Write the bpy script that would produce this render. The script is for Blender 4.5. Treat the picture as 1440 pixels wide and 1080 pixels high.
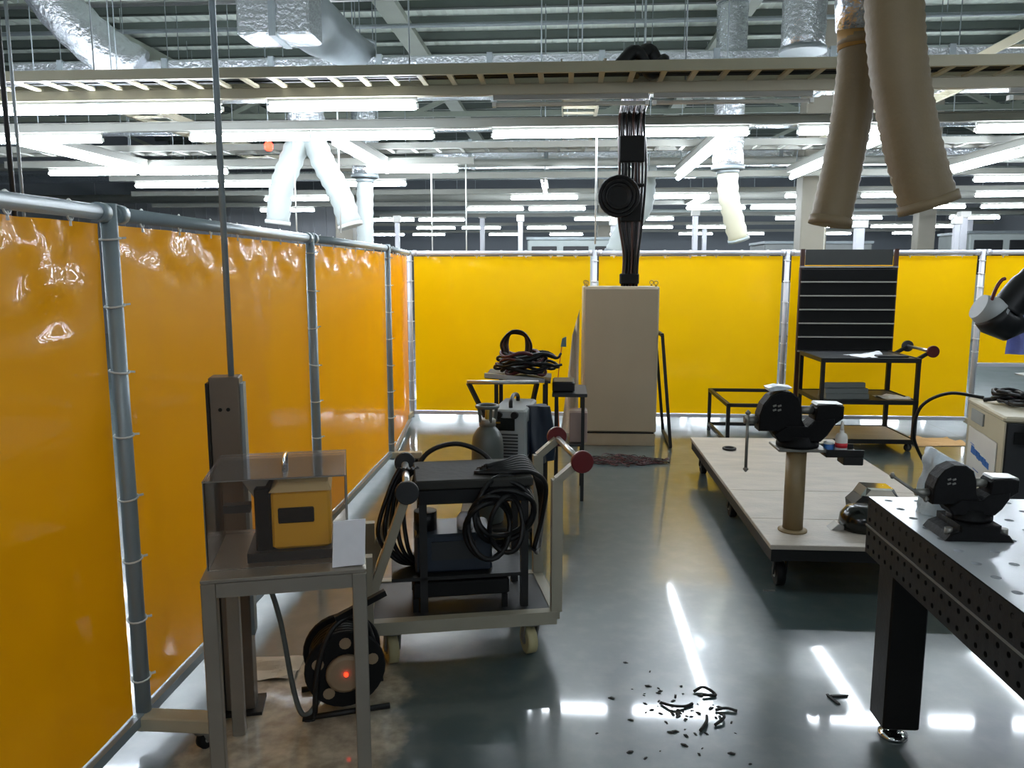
import bpy, math, random
from mathutils import Vector, Matrix, noise
random.seed(7)
PI = math.pi
sc = bpy.context.scene
for o in list(bpy.data.objects): bpy.data.objects.remove(o)
COL = sc.collection

# ------------------------------------------------------------------ camera, world, exposure
cam_d = bpy.data.cameras.new('camera'); cam = bpy.data.objects.new('camera', cam_d); COL.objects.link(cam)
cam_d.sensor_width = 36.0; cam_d.lens = 36.0 * 1110.0 / 1440.0
cam_d.clip_start = 0.05; cam_d.clip_end = 200
cam.location = (0, 0, 1.65)
cam.rotation_euler = (math.radians(90 - 8.2), 0, math.radians(3.87))
sc.camera = cam
w = bpy.data.worlds.new('world'); sc.world = w; w.use_nodes = True
w.node_tree.nodes['Background'].inputs[0].default_value = (0.55, 0.62, 0.66, 1)
w.node_tree.nodes['Background'].inputs[1].default_value = 0.10
vs = sc.view_settings
vs.view_transform = 'Standard'; vs.look = 'None'; vs.gamma = 1.0; vs.use_curve_mapping = False
vs.exposure = 0.85
TUBE_POWER = 42.0           # emission of every lit fluorescent tube

# ------------------------------------------------------------------ materials
def lin(h):
    if not isinstance(h, str): return (h[0], h[1], h[2], 1)
    c = [int(h[i:i+2], 16) / 255 for i in (0, 2, 4)]
    return tuple((v/12.92 if v <= .04045 else ((v+.055)/1.055)**2.4) for v in c) + (1,)
MATS = {}
def mat(name, col, rough=.5, metal=0, var=.12, scale=6, bump=0, bscale=40, spec=.5, coat=0, stretch=None, rvar=0):
    m = bpy.data.materials.new(name); m.use_nodes = True
    nt = m.node_tree; N = nt.nodes; L = nt.links; b = N['Principled BSDF']
    b.inputs['Roughness'].default_value = rough; b.inputs['Metallic'].default_value = metal
    b.inputs['Specular IOR Level'].default_value = spec
    b.inputs['Coat Weight'].default_value = coat; b.inputs['Coat Roughness'].default_value = .08
    c = lin(col)
    tc = N.new('ShaderNodeTexCoord'); mp = N.new('ShaderNodeMapping'); L.new(tc.outputs['Object'], mp.inputs[0])
    if stretch: mp.inputs['Scale'].default_value = stretch
    n = N.new('ShaderNodeTexNoise'); n.inputs['Scale'].default_value = scale; n.inputs['Detail'].default_value = 5
    L.new(mp.outputs[0], n.inputs['Vector'])
    mx = N.new('ShaderNodeMix'); mx.data_type = 'RGBA'
    mx.inputs[6].default_value = tuple(max(0, v*(1-var)) for v in c[:3]) + (1,)
    mx.inputs[7].default_value = tuple(min(1, v*(1+var)) for v in c[:3]) + (1,)
    L.new(n.outputs['Fac'], mx.inputs[0]); L.new(mx.outputs[2], b.inputs['Base Color'])
    if rvar:
        mr = N.new('ShaderNodeMapRange'); L.new(n.outputs['Fac'], mr.inputs[0])
        mr.inputs[3].default_value = max(0, rough - rvar); mr.inputs[4].default_value = min(1, rough + rvar)
        L.new(mr.outputs[0], b.inputs['Roughness'])
    if bump:
        n2 = N.new('ShaderNodeTexNoise'); n2.inputs['Scale'].default_value = bscale; n2.inputs['Detail'].default_value = 4
        L.new(mp.outputs[0], n2.inputs['Vector'])
        bp = N.new('ShaderNodeBump'); bp.inputs['Strength'].default_value = bump; bp.inputs['Distance'].default_value = .02
        L.new(n2.outputs['Fac'], bp.inputs['Height']); L.new(bp.outputs[0], b.inputs['Normal'])
    MATS[name] = m
    return m
def emit(name, col, s):
    m = bpy.data.materials.new(name); m.use_nodes = True; nt = m.node_tree
    b = nt.nodes['Principled BSDF']; b.inputs['Base Color'].default_value = lin(col)
    b.inputs['Emission Color'].default_value = lin(col); b.inputs['Emission Strength'].default_value = s
    MATS[name] = m; return m
def pvc(name, refl, trans):
    m = bpy.data.materials.new(name); m.use_nodes = True; nt = m.node_tree; N = nt.nodes; L = nt.links
    b = N['Principled BSDF']; out = N['Material Output']
    b.inputs['Roughness'].default_value = .42; b.inputs['Coat Weight'].default_value = .55; b.inputs['Coat Roughness'].default_value = .03; b.inputs['Specular IOR Level'].default_value = .2
    tr = N.new('ShaderNodeBsdfTranslucent')
    tc = N.new('ShaderNodeTexCoord'); n = N.new('ShaderNodeTexNoise'); n.inputs['Scale'].default_value = 1.3; n.inputs['Detail'].default_value = 4
    L.new(tc.outputs['Object'], n.inputs['Vector'])
    for sock, c in ((b.inputs['Base Color'], lin(refl)), (tr.inputs['Color'], lin(trans))):
        mx = N.new('ShaderNodeMix'); mx.data_type = 'RGBA'
        mx.inputs[6].default_value = tuple(v*.9 for v in c[:3]) + (1,); mx.inputs[7].default_value = tuple(min(1, v*1.1) for v in c[:3]) + (1,)
        L.new(n.outputs['Fac'], mx.inputs[0]); L.new(mx.outputs[2], sock)
    ms = N.new('ShaderNodeMixShader'); ms.inputs[0].default_value = .42
    L.new(b.outputs[0], ms.inputs[1]); L.new(tr.outputs[0], ms.inputs[2]); L.new(ms.outputs[0], out.inputs[0])
    MATS[name] = m; return m
def clear(name, col, refl=.12, haze=.02):
    m = bpy.data.materials.new(name); m.use_nodes = True; nt = m.node_tree; N = nt.nodes; L = nt.links
    out = N['Material Output']; N.remove(N['Principled BSDF'])
    t = N.new('ShaderNodeBsdfTransparent'); t.inputs[0].default_value = lin(col)
    g = N.new('ShaderNodeBsdfGlossy'); g.inputs['Roughness'].default_value = .06
    fr = N.new('ShaderNodeLayerWeight'); fr.inputs[0].default_value = refl
    tc = N.new('ShaderNodeTexCoord'); n = N.new('ShaderNodeTexNoise'); n.inputs['Scale'].default_value = 9
    L.new(tc.outputs['Object'], n.inputs['Vector']); bp = N.new('ShaderNodeBump'); bp.inputs['Strength'].default_value = .03
    L.new(n.outputs['Fac'], bp.inputs['Height']); L.new(bp.outputs[0], g.inputs['Normal'])
    d = N.new('ShaderNodeBsdfDiffuse'); d.inputs[0].default_value = (.7, .62, .56, 1)
    m1 = N.new('ShaderNodeMixShader'); m1.inputs[0].default_value = haze
    L.new(t.outputs[0], m1.inputs[1]); L.new(d.outputs[0], m1.inputs[2])
    ms = N.new('ShaderNodeMixShader'); L.new(fr.outputs['Fresnel'], ms.inputs[0])
    L.new(m1.outputs[0], ms.inputs[1]); L.new(g.outputs[0], ms.inputs[2]); L.new(ms.outputs[0], out.inputs[0])
    MATS[name] = m; return m

mat('galv', '8f989b', .42, .35, .10, 12)
mat('post_grey', '8d9a9f', .40, .2, .08, 10)
mat('post_light', 'bfc0c6', .42, .15, .06, 10)
mat('tie', 'd8dad6', .5, 0, .05)
mat('foot_beige', 'b3ab93', .5, 0, .1)
mat('rubber', '0b0c0c', .6, 0, .2, spec=.25)
mat('black_steel', '121211', .5, .1, .25, 14, .05)
mat('black_paint', '0c0d0e', .42, 0, .2, 10, spec=.35)
mat('cast_black', '060607', .6, 0, .3, 20, .15, 60, spec=.18)
mat('bare_steel', 'b9b9b7', .28, .9, .12, 20, 0, 40)
mat('dull_steel', '7d7c76', .42, .6, .18, 14)
mat('stain_steel', '8c857a', .38, .6, .12, 9, .04, 60)
mat('cart_beige', '8f8a7a', .5, .1, .12, 10)
mat('cabinet', 'aa9c84', .5, 0, .05, 4)
mat('cabinet_plinth', 'a3947c', .55, 0, .12, 8)
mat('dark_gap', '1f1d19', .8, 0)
mat('cylinder', '4d524e', .42, .1, .12, 8)
mat('machine_grey', '8f9392', .5, 0, .08)
mat('machine_dark', '232527', .5, 0, .12)
mat('navy', '14202e', .45, 0, .2)
mat('blue', '2a63a8', .5, 0, .1)
mat('slab_dark', '2e2e2b', .7, 0, .2, 8, .1, 30, spec=.2)
mat('display', '0b0f0c', .2, 0, .1)
mat('yellow_machine', 'd6a422', .5, 0, .08)
mat('cream', 'cbb98b', .5, 0, .08)
mat('red', '560d0f', .4, 0, .15)
mat('red_wire', '4a1418', .5, 0, .25)
mat('cable', '0a0a0b', .45, 0, .25, 20, spec=.3)
mat('copper_cable', '3a1c10', .45, 0, .3)
mat('hose_beige', '7b6b4f', .6, 0, .16, 5, .1, 50)
mat('hose_rib', 'a9a79e', .5, 0, .08)
mat('hose_white', 'a9b1af', .6, 0, .08, 5)
mat('hose_far', 'b9b9a6', .6, 0, .08, 5)
mat('foil', 'c9ced2', .26, .85, .10, 5, .9, 22)
mat('trunking', 'a8a28d', .5, 0, .08, 5)
mat('trunk_grey', '92938c', .5, 0, .08, 5)
mat('ladder', 'b3ad95', .5, 0, .08, 5)
mat('roof_steel', '858c80', .55, 0, .12, 3)
mat('roof_sheet', 'd8e0d6', .6, 0, .14, 2)
mat('purlin', '4d5651', .55, 0, .12, 4)
mat('wall_dark', '6a7076', .7, 0, .12, .6)
mat('wall_clad', '8b8e93', .5, 0, .06, 1.2)
mat('column', '8d887c', .6, 0, .1, 3)
mat('paper', 'd9dade', .7, 0, .12, 14)
mat('paper_warm', 'd6cdbd', .7, 0, .12, 10)
mat('plastic_bag', 'c6d2da', .3, 0, .12, 9, .6, 20)
mat('cardboard', 'cda775', .8, 0, .1, 6)
mat('wood_plate', 'aba295', .5, 0, .42, 3.5, .15, 30, stretch=(1, 3.2, 1), rvar=.2)
mat('pipe_tan', '82704f', .5, 0, .22, 7, .05)
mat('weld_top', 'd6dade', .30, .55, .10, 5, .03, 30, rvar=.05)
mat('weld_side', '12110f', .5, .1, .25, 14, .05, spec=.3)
mat('chrome', 'd8d8d6', .12, 1, .04)
mat('bottle', 'd4d2cc', .4, 0, .04)
mat('label_red', 'c5242f', .5, 0, .05)
mat('pale_wrap', 'b9b3a4', .5, 0, .15, 8, .5, 14)
mat('teal', '4f6e78', .5, 0, .1)
mat('orange', 'c2601c', .5, 0, .1)
mat('tape_tan', 'a07c40', .6, 0, .2, 20)
mat('ingot', '6c716e', .5, .2, .1)
mat('debris', '1c1b18', .7, 0, .3)
mat('blue_cloth', '6f78b8', .85, 0, .25, 18, .3, 40)
mat('pink', 'a08a80', .6, 0, .1)
mat('wheel_cream', 'a39a72', .5, 0, .1)
mat('column_brown', '6d6357', .42, .4, .16, 7, .05)
mat('reel_tan', '8d7a60', .5, 0, .1)
mat('brass', 'a88a3a', .3, .8, .1)
mat('unlit_tube', 'b9b7ad', .4, 0, .03)
mat('board_black', '080909', .5, 0, .3, 12, spec=.2)
mat('board_rail', 'a9a99f', .5, .2, .1)
mat('grey_sheet', '2c2f2d', .4, 0, .15)
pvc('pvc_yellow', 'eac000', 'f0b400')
pvc('pvc_yellow_shaded', 'fcb000', 'fc9c00')  # yellow PVC with the dimmer light of the left side put into its hue
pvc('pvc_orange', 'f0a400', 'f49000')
clear('acrylic', (.93, .90, .87))
clear('acrylic_lid', (.85, .80, .77), .2, .14)
emit('tube_lit', 'ecf5ff', TUBE_POWER)
emit('red_lamp', 'ff3020', 6.0)
emit('red_led', 'ff2a14', 3.0)

def floor_material():
    m = bpy.data.materials.new('polished_floor'); m.use_nodes = True; nt = m.node_tree; N = nt.nodes; L = nt.links
    b = N['Principled BSDF']; geo = N.new('ShaderNodeNewGeometry')
    def nz(scale, det=5, vec=None, rough=.55):
        n = N.new('ShaderNodeTexNoise'); n.inputs['Scale'].default_value = scale; n.inputs['Detail'].default_value = det
        n.inputs['Roughness'].default_value = rough
        L.new(vec or geo.outputs['Position'], n.inputs['Vector']); return n
    def rng(sock, a, b_, c=0, d=1):
        r = N.new('ShaderNodeMapRange'); L.new(sock, r.inputs[0])
        for i, v in zip((1, 2, 3, 4), (a, b_, c, d)): r.inputs[i].default_value = v
        return r.outputs[0]
    def mathn(op, a, b_=None):
        x = N.new('ShaderNodeMath'); x.operation = op
        for i, v in enumerate((a, b_)):
            if v is None: continue
            if isinstance(v, (int, float)): x.inputs[i].default_value = v
            else: L.new(v, x.inputs[i])
        return x.outputs[0]
    def mixc(f, a, b_):
        x = N.new('ShaderNodeMix'); x.data_type = 'RGBA'; L.new(f, x.inputs[0])
        for i, v in ((6, a), (7, b_)):
            if isinstance(v, tuple): x.inputs[i].default_value = v
            else: L.new(v, x.inputs[i])
        return x.outputs[2]
    big = nz(.7, 6); fine = nz(9, 6)
    c = mixc(rng(big.outputs[0], .3, .7), lin('36464a'), lin('4c5a59'))
    c = mixc(rng(fine.outputs[0], .45, .8, 0, .35), c, lin('7b7d74'))
    sep = N.new('ShaderNodeSeparateXYZ'); L.new(geo.outputs['Position'], sep.inputs[0])
    # dusty brown stain spilled on the concrete round the small table
    vs_ = N.new('ShaderNodeVectorMath'); vs_.operation = 'SUBTRACT'; vs_.inputs[1].default_value = (-.93, 2.50, 0)
    L.new(geo.outputs['Position'], vs_.inputs[0])
    sc_ = N.new('ShaderNodeVectorMath'); sc_.operation = 'MULTIPLY'; sc_.inputs[1].default_value = (1.7, .85, 1)
    L.new(vs_.outputs[0], sc_.inputs[0])
    ln = N.new('ShaderNodeVectorMath'); ln.operation = 'LENGTH'; L.new(sc_.outputs[0], ln.inputs[0])
    n3 = nz(3.2, 6); dist = mathn('ADD', ln.outputs['Value'], mathn('MULTIPLY', n3.outputs[0], .75))
    stain = rng(dist, 1.05, .92)
    n4 = nz(14, 8); sc_col = mixc(rng(n4.outputs[0], .35, .7), lin('837a69'), lin('c4b9a4'))
    c = mixc(stain, c, sc_col)
    # saw-cut joints every four metres
    def joint(s, off, per, wd):
        v = mathn('ABSOLUTE', mathn('SUBTRACT', mathn('MODULO', mathn('ADD', s, 100*per - off + per/2), per), per/2))
        return mathn('LESS_THAN', v, wd)
    j = mathn('MAXIMUM', joint(sep.outputs[1], 6.68, 4.6, .006), joint(sep.outputs[0], 3.95, 9.2, .006))
    c = mixc(j, c, lin('20221f'))
    L.new(c, b.inputs['Base Color'])
    n5 = nz(2.2, 5)
    r = rng(n5.outputs[0], .3, .7, .285, .36)
    r2 = mathn('ADD', r, mathn('MULTIPLY', stain, .22))
    L.new(r2, b.inputs['Roughness'])
    b.inputs['Specular IOR Level'].default_value = 1.0
    b.inputs['Coat Weight'].default_value = .65; b.inputs['Coat Roughness'].default_value = .06; b.inputs['Coat IOR'].default_value = 1.6
    bp = N.new('ShaderNodeBump'); bp.inputs['Strength'].default_value = .04; bp.inputs['Distance'].default_value = .02
    n6 = nz(5, 3); L.new(n6.outputs[0], bp.inputs['Height']); L.new(bp.outputs[0], b.inputs['Normal'])
    MATS['floor'] = m
floor_material()

# ------------------------------------------------------------------ mesh helpers
class MB:
    def __init__(s): s.v = []; s.f = []; s.s = []
    def add(s, vs_, fs, smooth=False):
        o = len(s.v); s.v += [tuple(p) for p in vs_]; s.f += [tuple(i + o for i in f) for f in fs]; s.s += [smooth]*len(fs); return s
    def box(s, x0, x1, y0, y1, z0, z1):
        p = [(x, y, z) for z in (z0, z1) for y in (y0, y1) for x in (x0, x1)]
        return s.add(p, [(0, 2, 3, 1), (4, 5, 7, 6), (0, 1, 5, 4), (2, 6, 7, 3), (0, 4, 6, 2), (1, 3, 7, 5)])
    def cbox(s, x0, x1, y0, y1, z0, z1, b=.006):
        # box with chamfered vertical and top/bottom edges
        def ring(e, z): return [(x0+e+b, y0+e, z), (x1-e-b, y0+e, z), (x1-e, y0+e+b, z), (x1-e, y1-e-b, z), (x1-e-b, y1-e, z), (x0+e+b, y1-e, z), (x0+e, y1-e-b, z), (x0+e, y0+e+b, z)]
        r = ring(b, z0) + ring(0, z0+b) + ring(0, z1-b) + ring(b, z1)
        fs = [tuple(range(7, -1, -1)), tuple(range(24, 32))]
        for k in range(3):
            for i in range(8): fs.append((k*8+i, k*8+(i+1) % 8, (k+1)*8+(i+1) % 8, (k+1)*8+i))
        return s.add(r, fs)
    def bar(s, a, b, w, h=None, upv=(0, 0, 1)):
        # rectangular bar between two points
        a = Vector(a); b = Vector(b); h = h or w; d = (b-a).normalized(); u = Vector(upv)
        if abs(d.dot(u)) > .98: u = Vector((0, 1, 0))
        r = d.cross(u).normalized(); u = r.cross(d).normalized()
        p = [q + r*sx*w/2 + u*sz*h/2 for q in (a, b) for sz in (-1, 1) for sx in (-1, 1)]
        return s.add(p, [(0, 1, 3, 2), (4, 6, 7, 5), (0, 4, 5, 1), (2, 3, 7, 6), (0, 2, 6, 4), (1, 5, 7, 3)])
    def tube(s, pts, r, n=10, cap=True, closed=False):
        pts = [Vector(p) for p in pts]; m = len(pts); rr = r if isinstance(r, (list, tuple)) else [r]*m
        T = []
        for i in range(m):
            if closed: t = pts[(i+1) % m]-pts[i-1]
            else: t = pts[min(i+1, m-1)]-pts[max(i-1, 0)]
            T.append(t.normalized())
        u = Vector((0, 0, 1)) if abs(T[0].z) < .9 else Vector((1, 0, 0))
        u = (u-T[0]*u.dot(T[0])).normalized(); vs_ = []
        for i in range(m):
            u = (u-T[i]*u.dot(T[i])).normalized(); w_ = T[i].cross(u)
            for k in range(n):
                a = 2*PI*k/n; vs_.append(pts[i]+(u*math.cos(a)+w_*math.sin(a))*rr[i])
        fs = []
        for i in range(m if closed else m-1):
            j = (i+1) % m
            for k in range(n): fs.append((i*n+k, i*n+(k+1) % n, j*n+(k+1) % n, j*n+k))
        s.add(vs_, fs, True)
        if cap and not closed:
            o = len(s.v)-len(vs_)
            s.f += [tuple(o+k for k in range(n-1, -1, -1)), tuple(o+(m-1)*n+k for k in range(n))]; s.s += [False, False]
        return s
    def cyl(s, a, b, r, n=16): return s.tube([a, b], r, n)
    def lathe(s, prof, c=(0, 0, 0), n=20, axis='z', smooth=True):
        # prof = list of (radius, height)
        vs_ = []
        for r, h in prof:
            for k in range(n):
                a = 2*PI*k/n; x, y = r*math.cos(a), r*math.sin(a)
                p = {'z': (x, y, h), 'y': (x, h, y), 'x': (h, x, y)}[axis]
                vs_.append((p[0]+c[0], p[1]+c[1], p[2]+c[2]))
        fs = []
        for i in range(len(prof)-1):
            for k in range(n): fs.append((i*n+k, i*n+(k+1) % n, (i+1)*n+(k+1) % n, (i+1)*n+k))
        s.add(vs_, fs, smooth); o = len(s.v)-len(vs_)
        s.f += [tuple(o+k for k in range(n-1, -1, -1)), tuple(o+(len(prof)-1)*n+k for k in range(n))]; s.s += [False, False]
        return s
    def prism(s, poly, y0, y1, b=.006):
        # polygon in x,z swept along y, with a small chamfer on both faces
        n = len(poly); cx = sum(p[0] for p in poly)/n; cz = sum(p[1] for p in poly)/n
        def sh(p):
            d = math.hypot(p[0]-cx, p[1]-cz); k = max(0, 1-b/d) if d else 1
            return (cx+(p[0]-cx)*k, cz+(p[1]-cz)*k)
        rings = [[sh(p) for p in poly], poly, poly, [sh(p) for p in poly]]; ys = [y0, y0+b, y1-b, y1]
        vs_ = [(p[0], y, p[1]) for r, y in zip(rings, ys) for p in r]
        fs = [tuple(range(n)), tuple(range(4*n-1, 3*n-1, -1))]
        for k in range(3):
            for i in range(n): fs.append((k*n+(i+1) % n, k*n+i, (k+1)*n+i, (k+1)*n+(i+1) % n))
        return s.add(vs_, fs)
    def grid(s, fn, nu, nv, smooth=True):
        vs_ = [fn(i/nu, j/nv) for j in range(nv+1) for i in range(nu+1)]
        fs = [(j*(nu+1)+i, j*(nu+1)+i+1, (j+1)*(nu+1)+i+1, (j+1)*(nu+1)+i) for j in range(nv) for i in range(nu)]
        return s.add(vs_, fs, smooth)
    def mesh(s, name, m):
        me = bpy.data.meshes.new(name); me.from_pydata(s.v, [], s.f); me.polygons.foreach_set('use_smooth', s.s)
        me.materials.append(MATS[m]); me.update(); return me
    def build(s, name, m, parent=None, label=None):
        o = bpy.data.objects.new(name, s.mesh(name, m)); COL.objects.link(o)
        if parent: o.parent = parent
        if label: o['label'] = label
        return o
def tag(o, label, cat, group=None):
    o['label'] = label; o['category'] = cat
    if group: o['group'] = group
    return o
def thing(name, label, cat, loc=(0, 0, 0), rz=0, group=None):
    o = bpy.data.objects.new(name, None); COL.objects.link(o); o.empty_display_size = .1
    o.location = loc; o.rotation_euler = (0, 0, rz); return tag(o, label, cat, group)
def struct(o): o['kind'] = 'structure'; return o
def place(name, me, parent, loc=(0, 0, 0), rot=(0, 0, 0)):
    o = bpy.data.objects.new(name, me); COL.objects.link(o); o.parent = parent; o.location = loc; o.rotation_euler = rot; return o
def smoothpath(pts, n=8):
    # Catmull-Rom through points
    P = [Vector(p) for p in pts]; P = [P[0]*2-P[1]]+P+[P[-1]*2-P[-2]]; out = []
    for i in range(1, len(P)-2):
        a, b, c, d = P[i-1:i+3]
        for k in range(n):
            t = k/n; out.append(.5*((2*b)+(c-a)*t+(2*a-5*b+4*c-d)*t*t+(3*b-a-3*c+d)*t**3))
    out.append(P[-2]); return out
def caster(parent, x, y, ztop, r=.04, wheel='rubber', rz=0.0, fork='dull_steel'):
    c, s_ = math.cos(rz), math.sin(rz)
    def R(px, py, pz): return (x+px*c-py*s_, y+px*s_+py*c, pz)
    b = MB(); b.cyl(R(0, 0, ztop), R(0, 0, ztop-.012), r*.8, 12)
    for e in (-1, 1): b.bar(R(0, e*r*.5, ztop-.01), R(r*.45, e*r*.5, r), r*.45, r*.12, upv=(s_, -c, 0))
    k = b.build('caster', fork, parent)
    wm = MB(); wm.tube([R(r*.45, -r*.36, r), R(r*.45, -r*.3, r), R(r*.45, r*.3, r), R(r*.45, r*.36, r)], [r*.86, r, r, r*.86], 18)
    wm.build('wheel', wheel, k)
    h = MB(); h.cyl(R(r*.45, -r*.42, r), R(r*.45, r*.42, r), r*.34, 10); h.build('wheel_hub', 'dull_steel', k)
    return k

# ------------------------------------------------------------------ the hall
FX0, FX1, FY0, FY1, CEIL = -13.0, 15.0, -6.0, 33.0, 5.7
struct(MB().box(FX0, FX1, FY0, FY1, -.15, 0).build('floor', 'floor'))
struct(MB().box(FX0, FX1, FY1, FY1+.2, 0, CEIL+.3).build('wall_far', 'wall_dark'))
struct(MB().box(FX0, FX1, FY0-.2, FY0, 0, CEIL+.3).build('wall_near', 'wall_clad'))
wl = struct(MB().box(FX0-.2, FX0, FY0, FY1, 0, CEIL+.3).build('wall_left', 'wall_dark'))
struct(MB().box(FX1, FX1+.2, FY0, FY1, 0, CEIL+.3).build('wall_right', 'wall_clad'))
# ribbed grey cladding across the left end of the hall
part_w = struct(MB().box(FX0, -5.2, 20.0, 20.12, 0, 3.55).build('wall_partition', 'wall_clad'))
rib = MB().box(-.03, .03, -.03, 0, 0, 3.5).mesh('cladding_rib', 'wall_clad')
for i in range(24): place('cladding_rib', rib, part_w, (-12.6+i*.31, 20.0, 0))
# corrugated roof on purlins
def roof(u, v):
    x = FX0+(FX1-FX0)*u; return (x, FY0+(FY1-FY0)*v, CEIL+.14+.02*(1 if int(u*280) % 2 else 0))
ceiling = struct(MB().grid(roof, 280, 2, False).build('ceiling', 'roof_sheet'))
pur = MB().box(FX0, FX1, -.03, .03, 0, .14).box(FX0, FX1, -.03, .07, 0, .015).mesh('purlin', 'purlin')
for i in range(32): place('purlin', pur, ceiling, (0, 5.2+i*.86, CEIL))
# steel trusses that carry the roof
for i, (yy, lab) in enumerate(((16.6, 'nearer steel roof truss spanning the hall'), (22.8, 'farther steel roof truss spanning the hall'))):
    t = thing('roof_truss', lab, 'truss', (0, yy, 0), 0, 'roof trusses')
    MB().box(FX0+.05, FX1-.05, -.06, .06, CEIL-.14, CEIL-.005).build('top_chord', 'roof_steel', t)
    zb = 4.75
    MB().box(FX0+.05, FX1-.05, -.05, .05, zb, zb+.10).build('bottom_chord', 'roof_steel', t)
    for k in range(14):
        x = FX0+1+k*1.95; d = 1 if k % 2 else -1
        MB().bar((x-d*.9, 0, zb+.05), (x+d*.9, 0, CEIL-.1), .09).build('brace', 'roof_steel', t)
for x, lab in ((-7.65, 'dark roof girder running down the hall at upper left'), (-2.6, 'dark roof girder running down the hall left of centre'), (2.55, 'dark roof girder running down the hall right of centre'), (7.7, 'dark roof girder running down the hall at upper right')):
    t = thing('roof_girder', lab, 'girder', (x, 0, 0))
    MB().box(-.16, .16, FY0+.02, FY1-.02, CEIL-.32, CEIL-.30).build('flange', 'roof_steel', t); MB().box(-.02, .02, FY0+.02, FY1-.02, CEIL-.30, CEIL-.002).build('web', 'roof_steel', t)
for y, z, r_, m, lab in ((10.2, 4.98, .035, 'bare_steel', 'bright steel pipe crossing under the roof in the foreground bay'), (11.4, 5.0, .03, 'galv', 'galvanised pipe crossing under roof behind the bright steel pipe'), (11.0, 3.55, .05, 'foil', 'foil lagged pipe crossing behind the second light row'), (12.6, 3.3, .06, 'trunk_grey', 'grey pipe crossing above the far tube lights'), (15.0, 3.4, .09, 'foil', 'thick foil lagged pipe far down the hall'), (18.2, 3.3, .10, 'trunk_grey', 'thick grey pipe far down the hall'), (22.0, 3.6, .14, 'foil', 'foil lagged pipe at the far end of the hall'), (26.5, 3.5, .12, 'hose_white', 'white pipe at the far end of the hall')):
    t = thing('pipe_run', lab, 'pipe', (0, y, z))
    MB().cyl((FX0+.1, 0, 0), (FX1-.1, 0, 0), r_, 12).build('pipe', m, t)
    for k in range(7): MB().cyl((FX0+2+k*4, 0, r_), (FX0+2+k*4, 0, CEIL-z), .008, 6).build('hanger_rod', 'galv', t)
for i, (x, y, h, w_) in enumerate(((.9, 15.5, 2.5, .10), (5.6, 15.8, 2.45, .16), (7.3, 15.6, 2.5, .10), (-1.0, 17.5, 2.7, .10), (3.0, 19.0, 2.9, .12), (-3.4, 16.0, 2.6, .09), (8.8, 18.5, 2.8, .14), (-2.2, 21, 3.0, .12), (6.6, 23, 3.0, .14), (10.6, 22, 3.0, .16), (1.7, 22, 3.0, .12), (4.4, 26, 3.0, .14))):
    t = thing('machine_post', 'pale service post standing far behind the yellow screens', 'post', (x, y, 0), 0, 'far service posts')
    MB().cbox(-w_/2, w_/2, -w_/2, w_/2, 0, h, .01).build('shaft', 'post_light', t); MB().cbox(-w_*.8, w_*.8, -w_*.7, w_*.7, h, h+.14, .01).build('head_box', 'bottle', t)
for x, y, w_, h, m, lab in ((-.9, 18.6, 2.2, 2.35, 'hose_white', 'white machine enclosure far behind the left yellow screen'), (4.9, 20.2, 2.6, 2.3, 'machine_grey', 'grey machine enclosure far behind the slatted board'), (9.4, 19.4, 2.4, 2.5, 'hose_white', 'white machine enclosure far right behind the screens')):
    t = thing('machine_enclosure', lab, 'machine', (x, y, 0))
    MB().cbox(0, w_, 0, 1.6, 0, h, .03).build('housing', m, t)
    for k in range(3): MB().cbox(.1+k*w_/3, w_/3-.05+k*w_/3, -.02, .01, h-.95, h-.15, .01).build('window', 'machine_dark', t)
    MB().box(-.02, w_+.02, -.02, 1.62, h, h+.06).build('roof_cap', 'galv', t)
for x, y, lab in ((3.85, 13.0, 'wide grey building column behind the two beige hoses'), (-5.0, 18.0, 'grey building column far behind the amber screens'), (8.6, 20.0, 'slim grey building column far right beyond the screens'), (1.2, 26.0, 'grey building column at the far end of the hall')):
    t = thing('building_column', lab, 'column', (x, y, 0))
    MB().cbox(-.2, .2, -.18, .18, .02, CEIL-.1, .015).build('shaft', 'column', t)
    MB().box(-.28, .28, -.26, .26, 0, .03).build('base_plate', 'roof_steel', t)

# ------------------------------------------------------------------ overhead: lights, trunking, cable ladders, ducts
tube_me = MB().tube([(-.585, 0, 0), (.585, 0, 0)], .029, 10).mesh('lit_tube', 'tube_lit')
dark_me = MB().tube([(-.585, 0, 0), (.585, 0, 0)], .016, 10).mesh('unlit_tube', 'unlit_tube')
body_b = MB(); body_b.prism([(-.012, .012), (.012, .012), (.016, .03), (.016, .05), (-.016, .05), (-.016, .03)], -.6, .6, .002)
body_b.v = [(p[1], p[0], p[2]) for p in body_b.v]
body_me = body_b.mesh('light_body', 'trunk_grey')
cap_me = MB().box(-.015, .015, -.022, .022, -.022, .012).mesh('lamp_holder', 'tie')
ZL = 2.93
def light(x, y, rz, label, group, lit=True, z=ZL):
    t = thing('tube_light', label, 'light', (x, y, z), rz, group)
    place('body', body_me, t, (0, 0, .022))
    place('tube', tube_me if lit else dark_me, t)
    for e in (-1, 1): place('lamp_holder', cap_me, t, (e*.592, 0, .005))
    return t
def trunking(name, label, x0, x1, y, z0=3.0, h=.075, w=.07, m='trunking', drops=()):
    t = thing(name, label, 'trunking', (0, y, z0))
    MB().cbox(x0, x1, -w/2, w/2, 0, h, .004).build('channel', m, t)
    MB().box(x0+.002, x1-.002, -w/2-.006, w/2+.006, h, h+.008).build('lid', m, t)
    for x in drops: MB().cyl((x, 0, h), (x, 0, CEIL-z0), .006, 6).build('hanger_rod', 'galv', t)
    return t
ORD = ('first', 'second', 'third', 'fourth', 'fifth', 'sixth', 'seventh', 'eighth', 'ninth')
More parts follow.
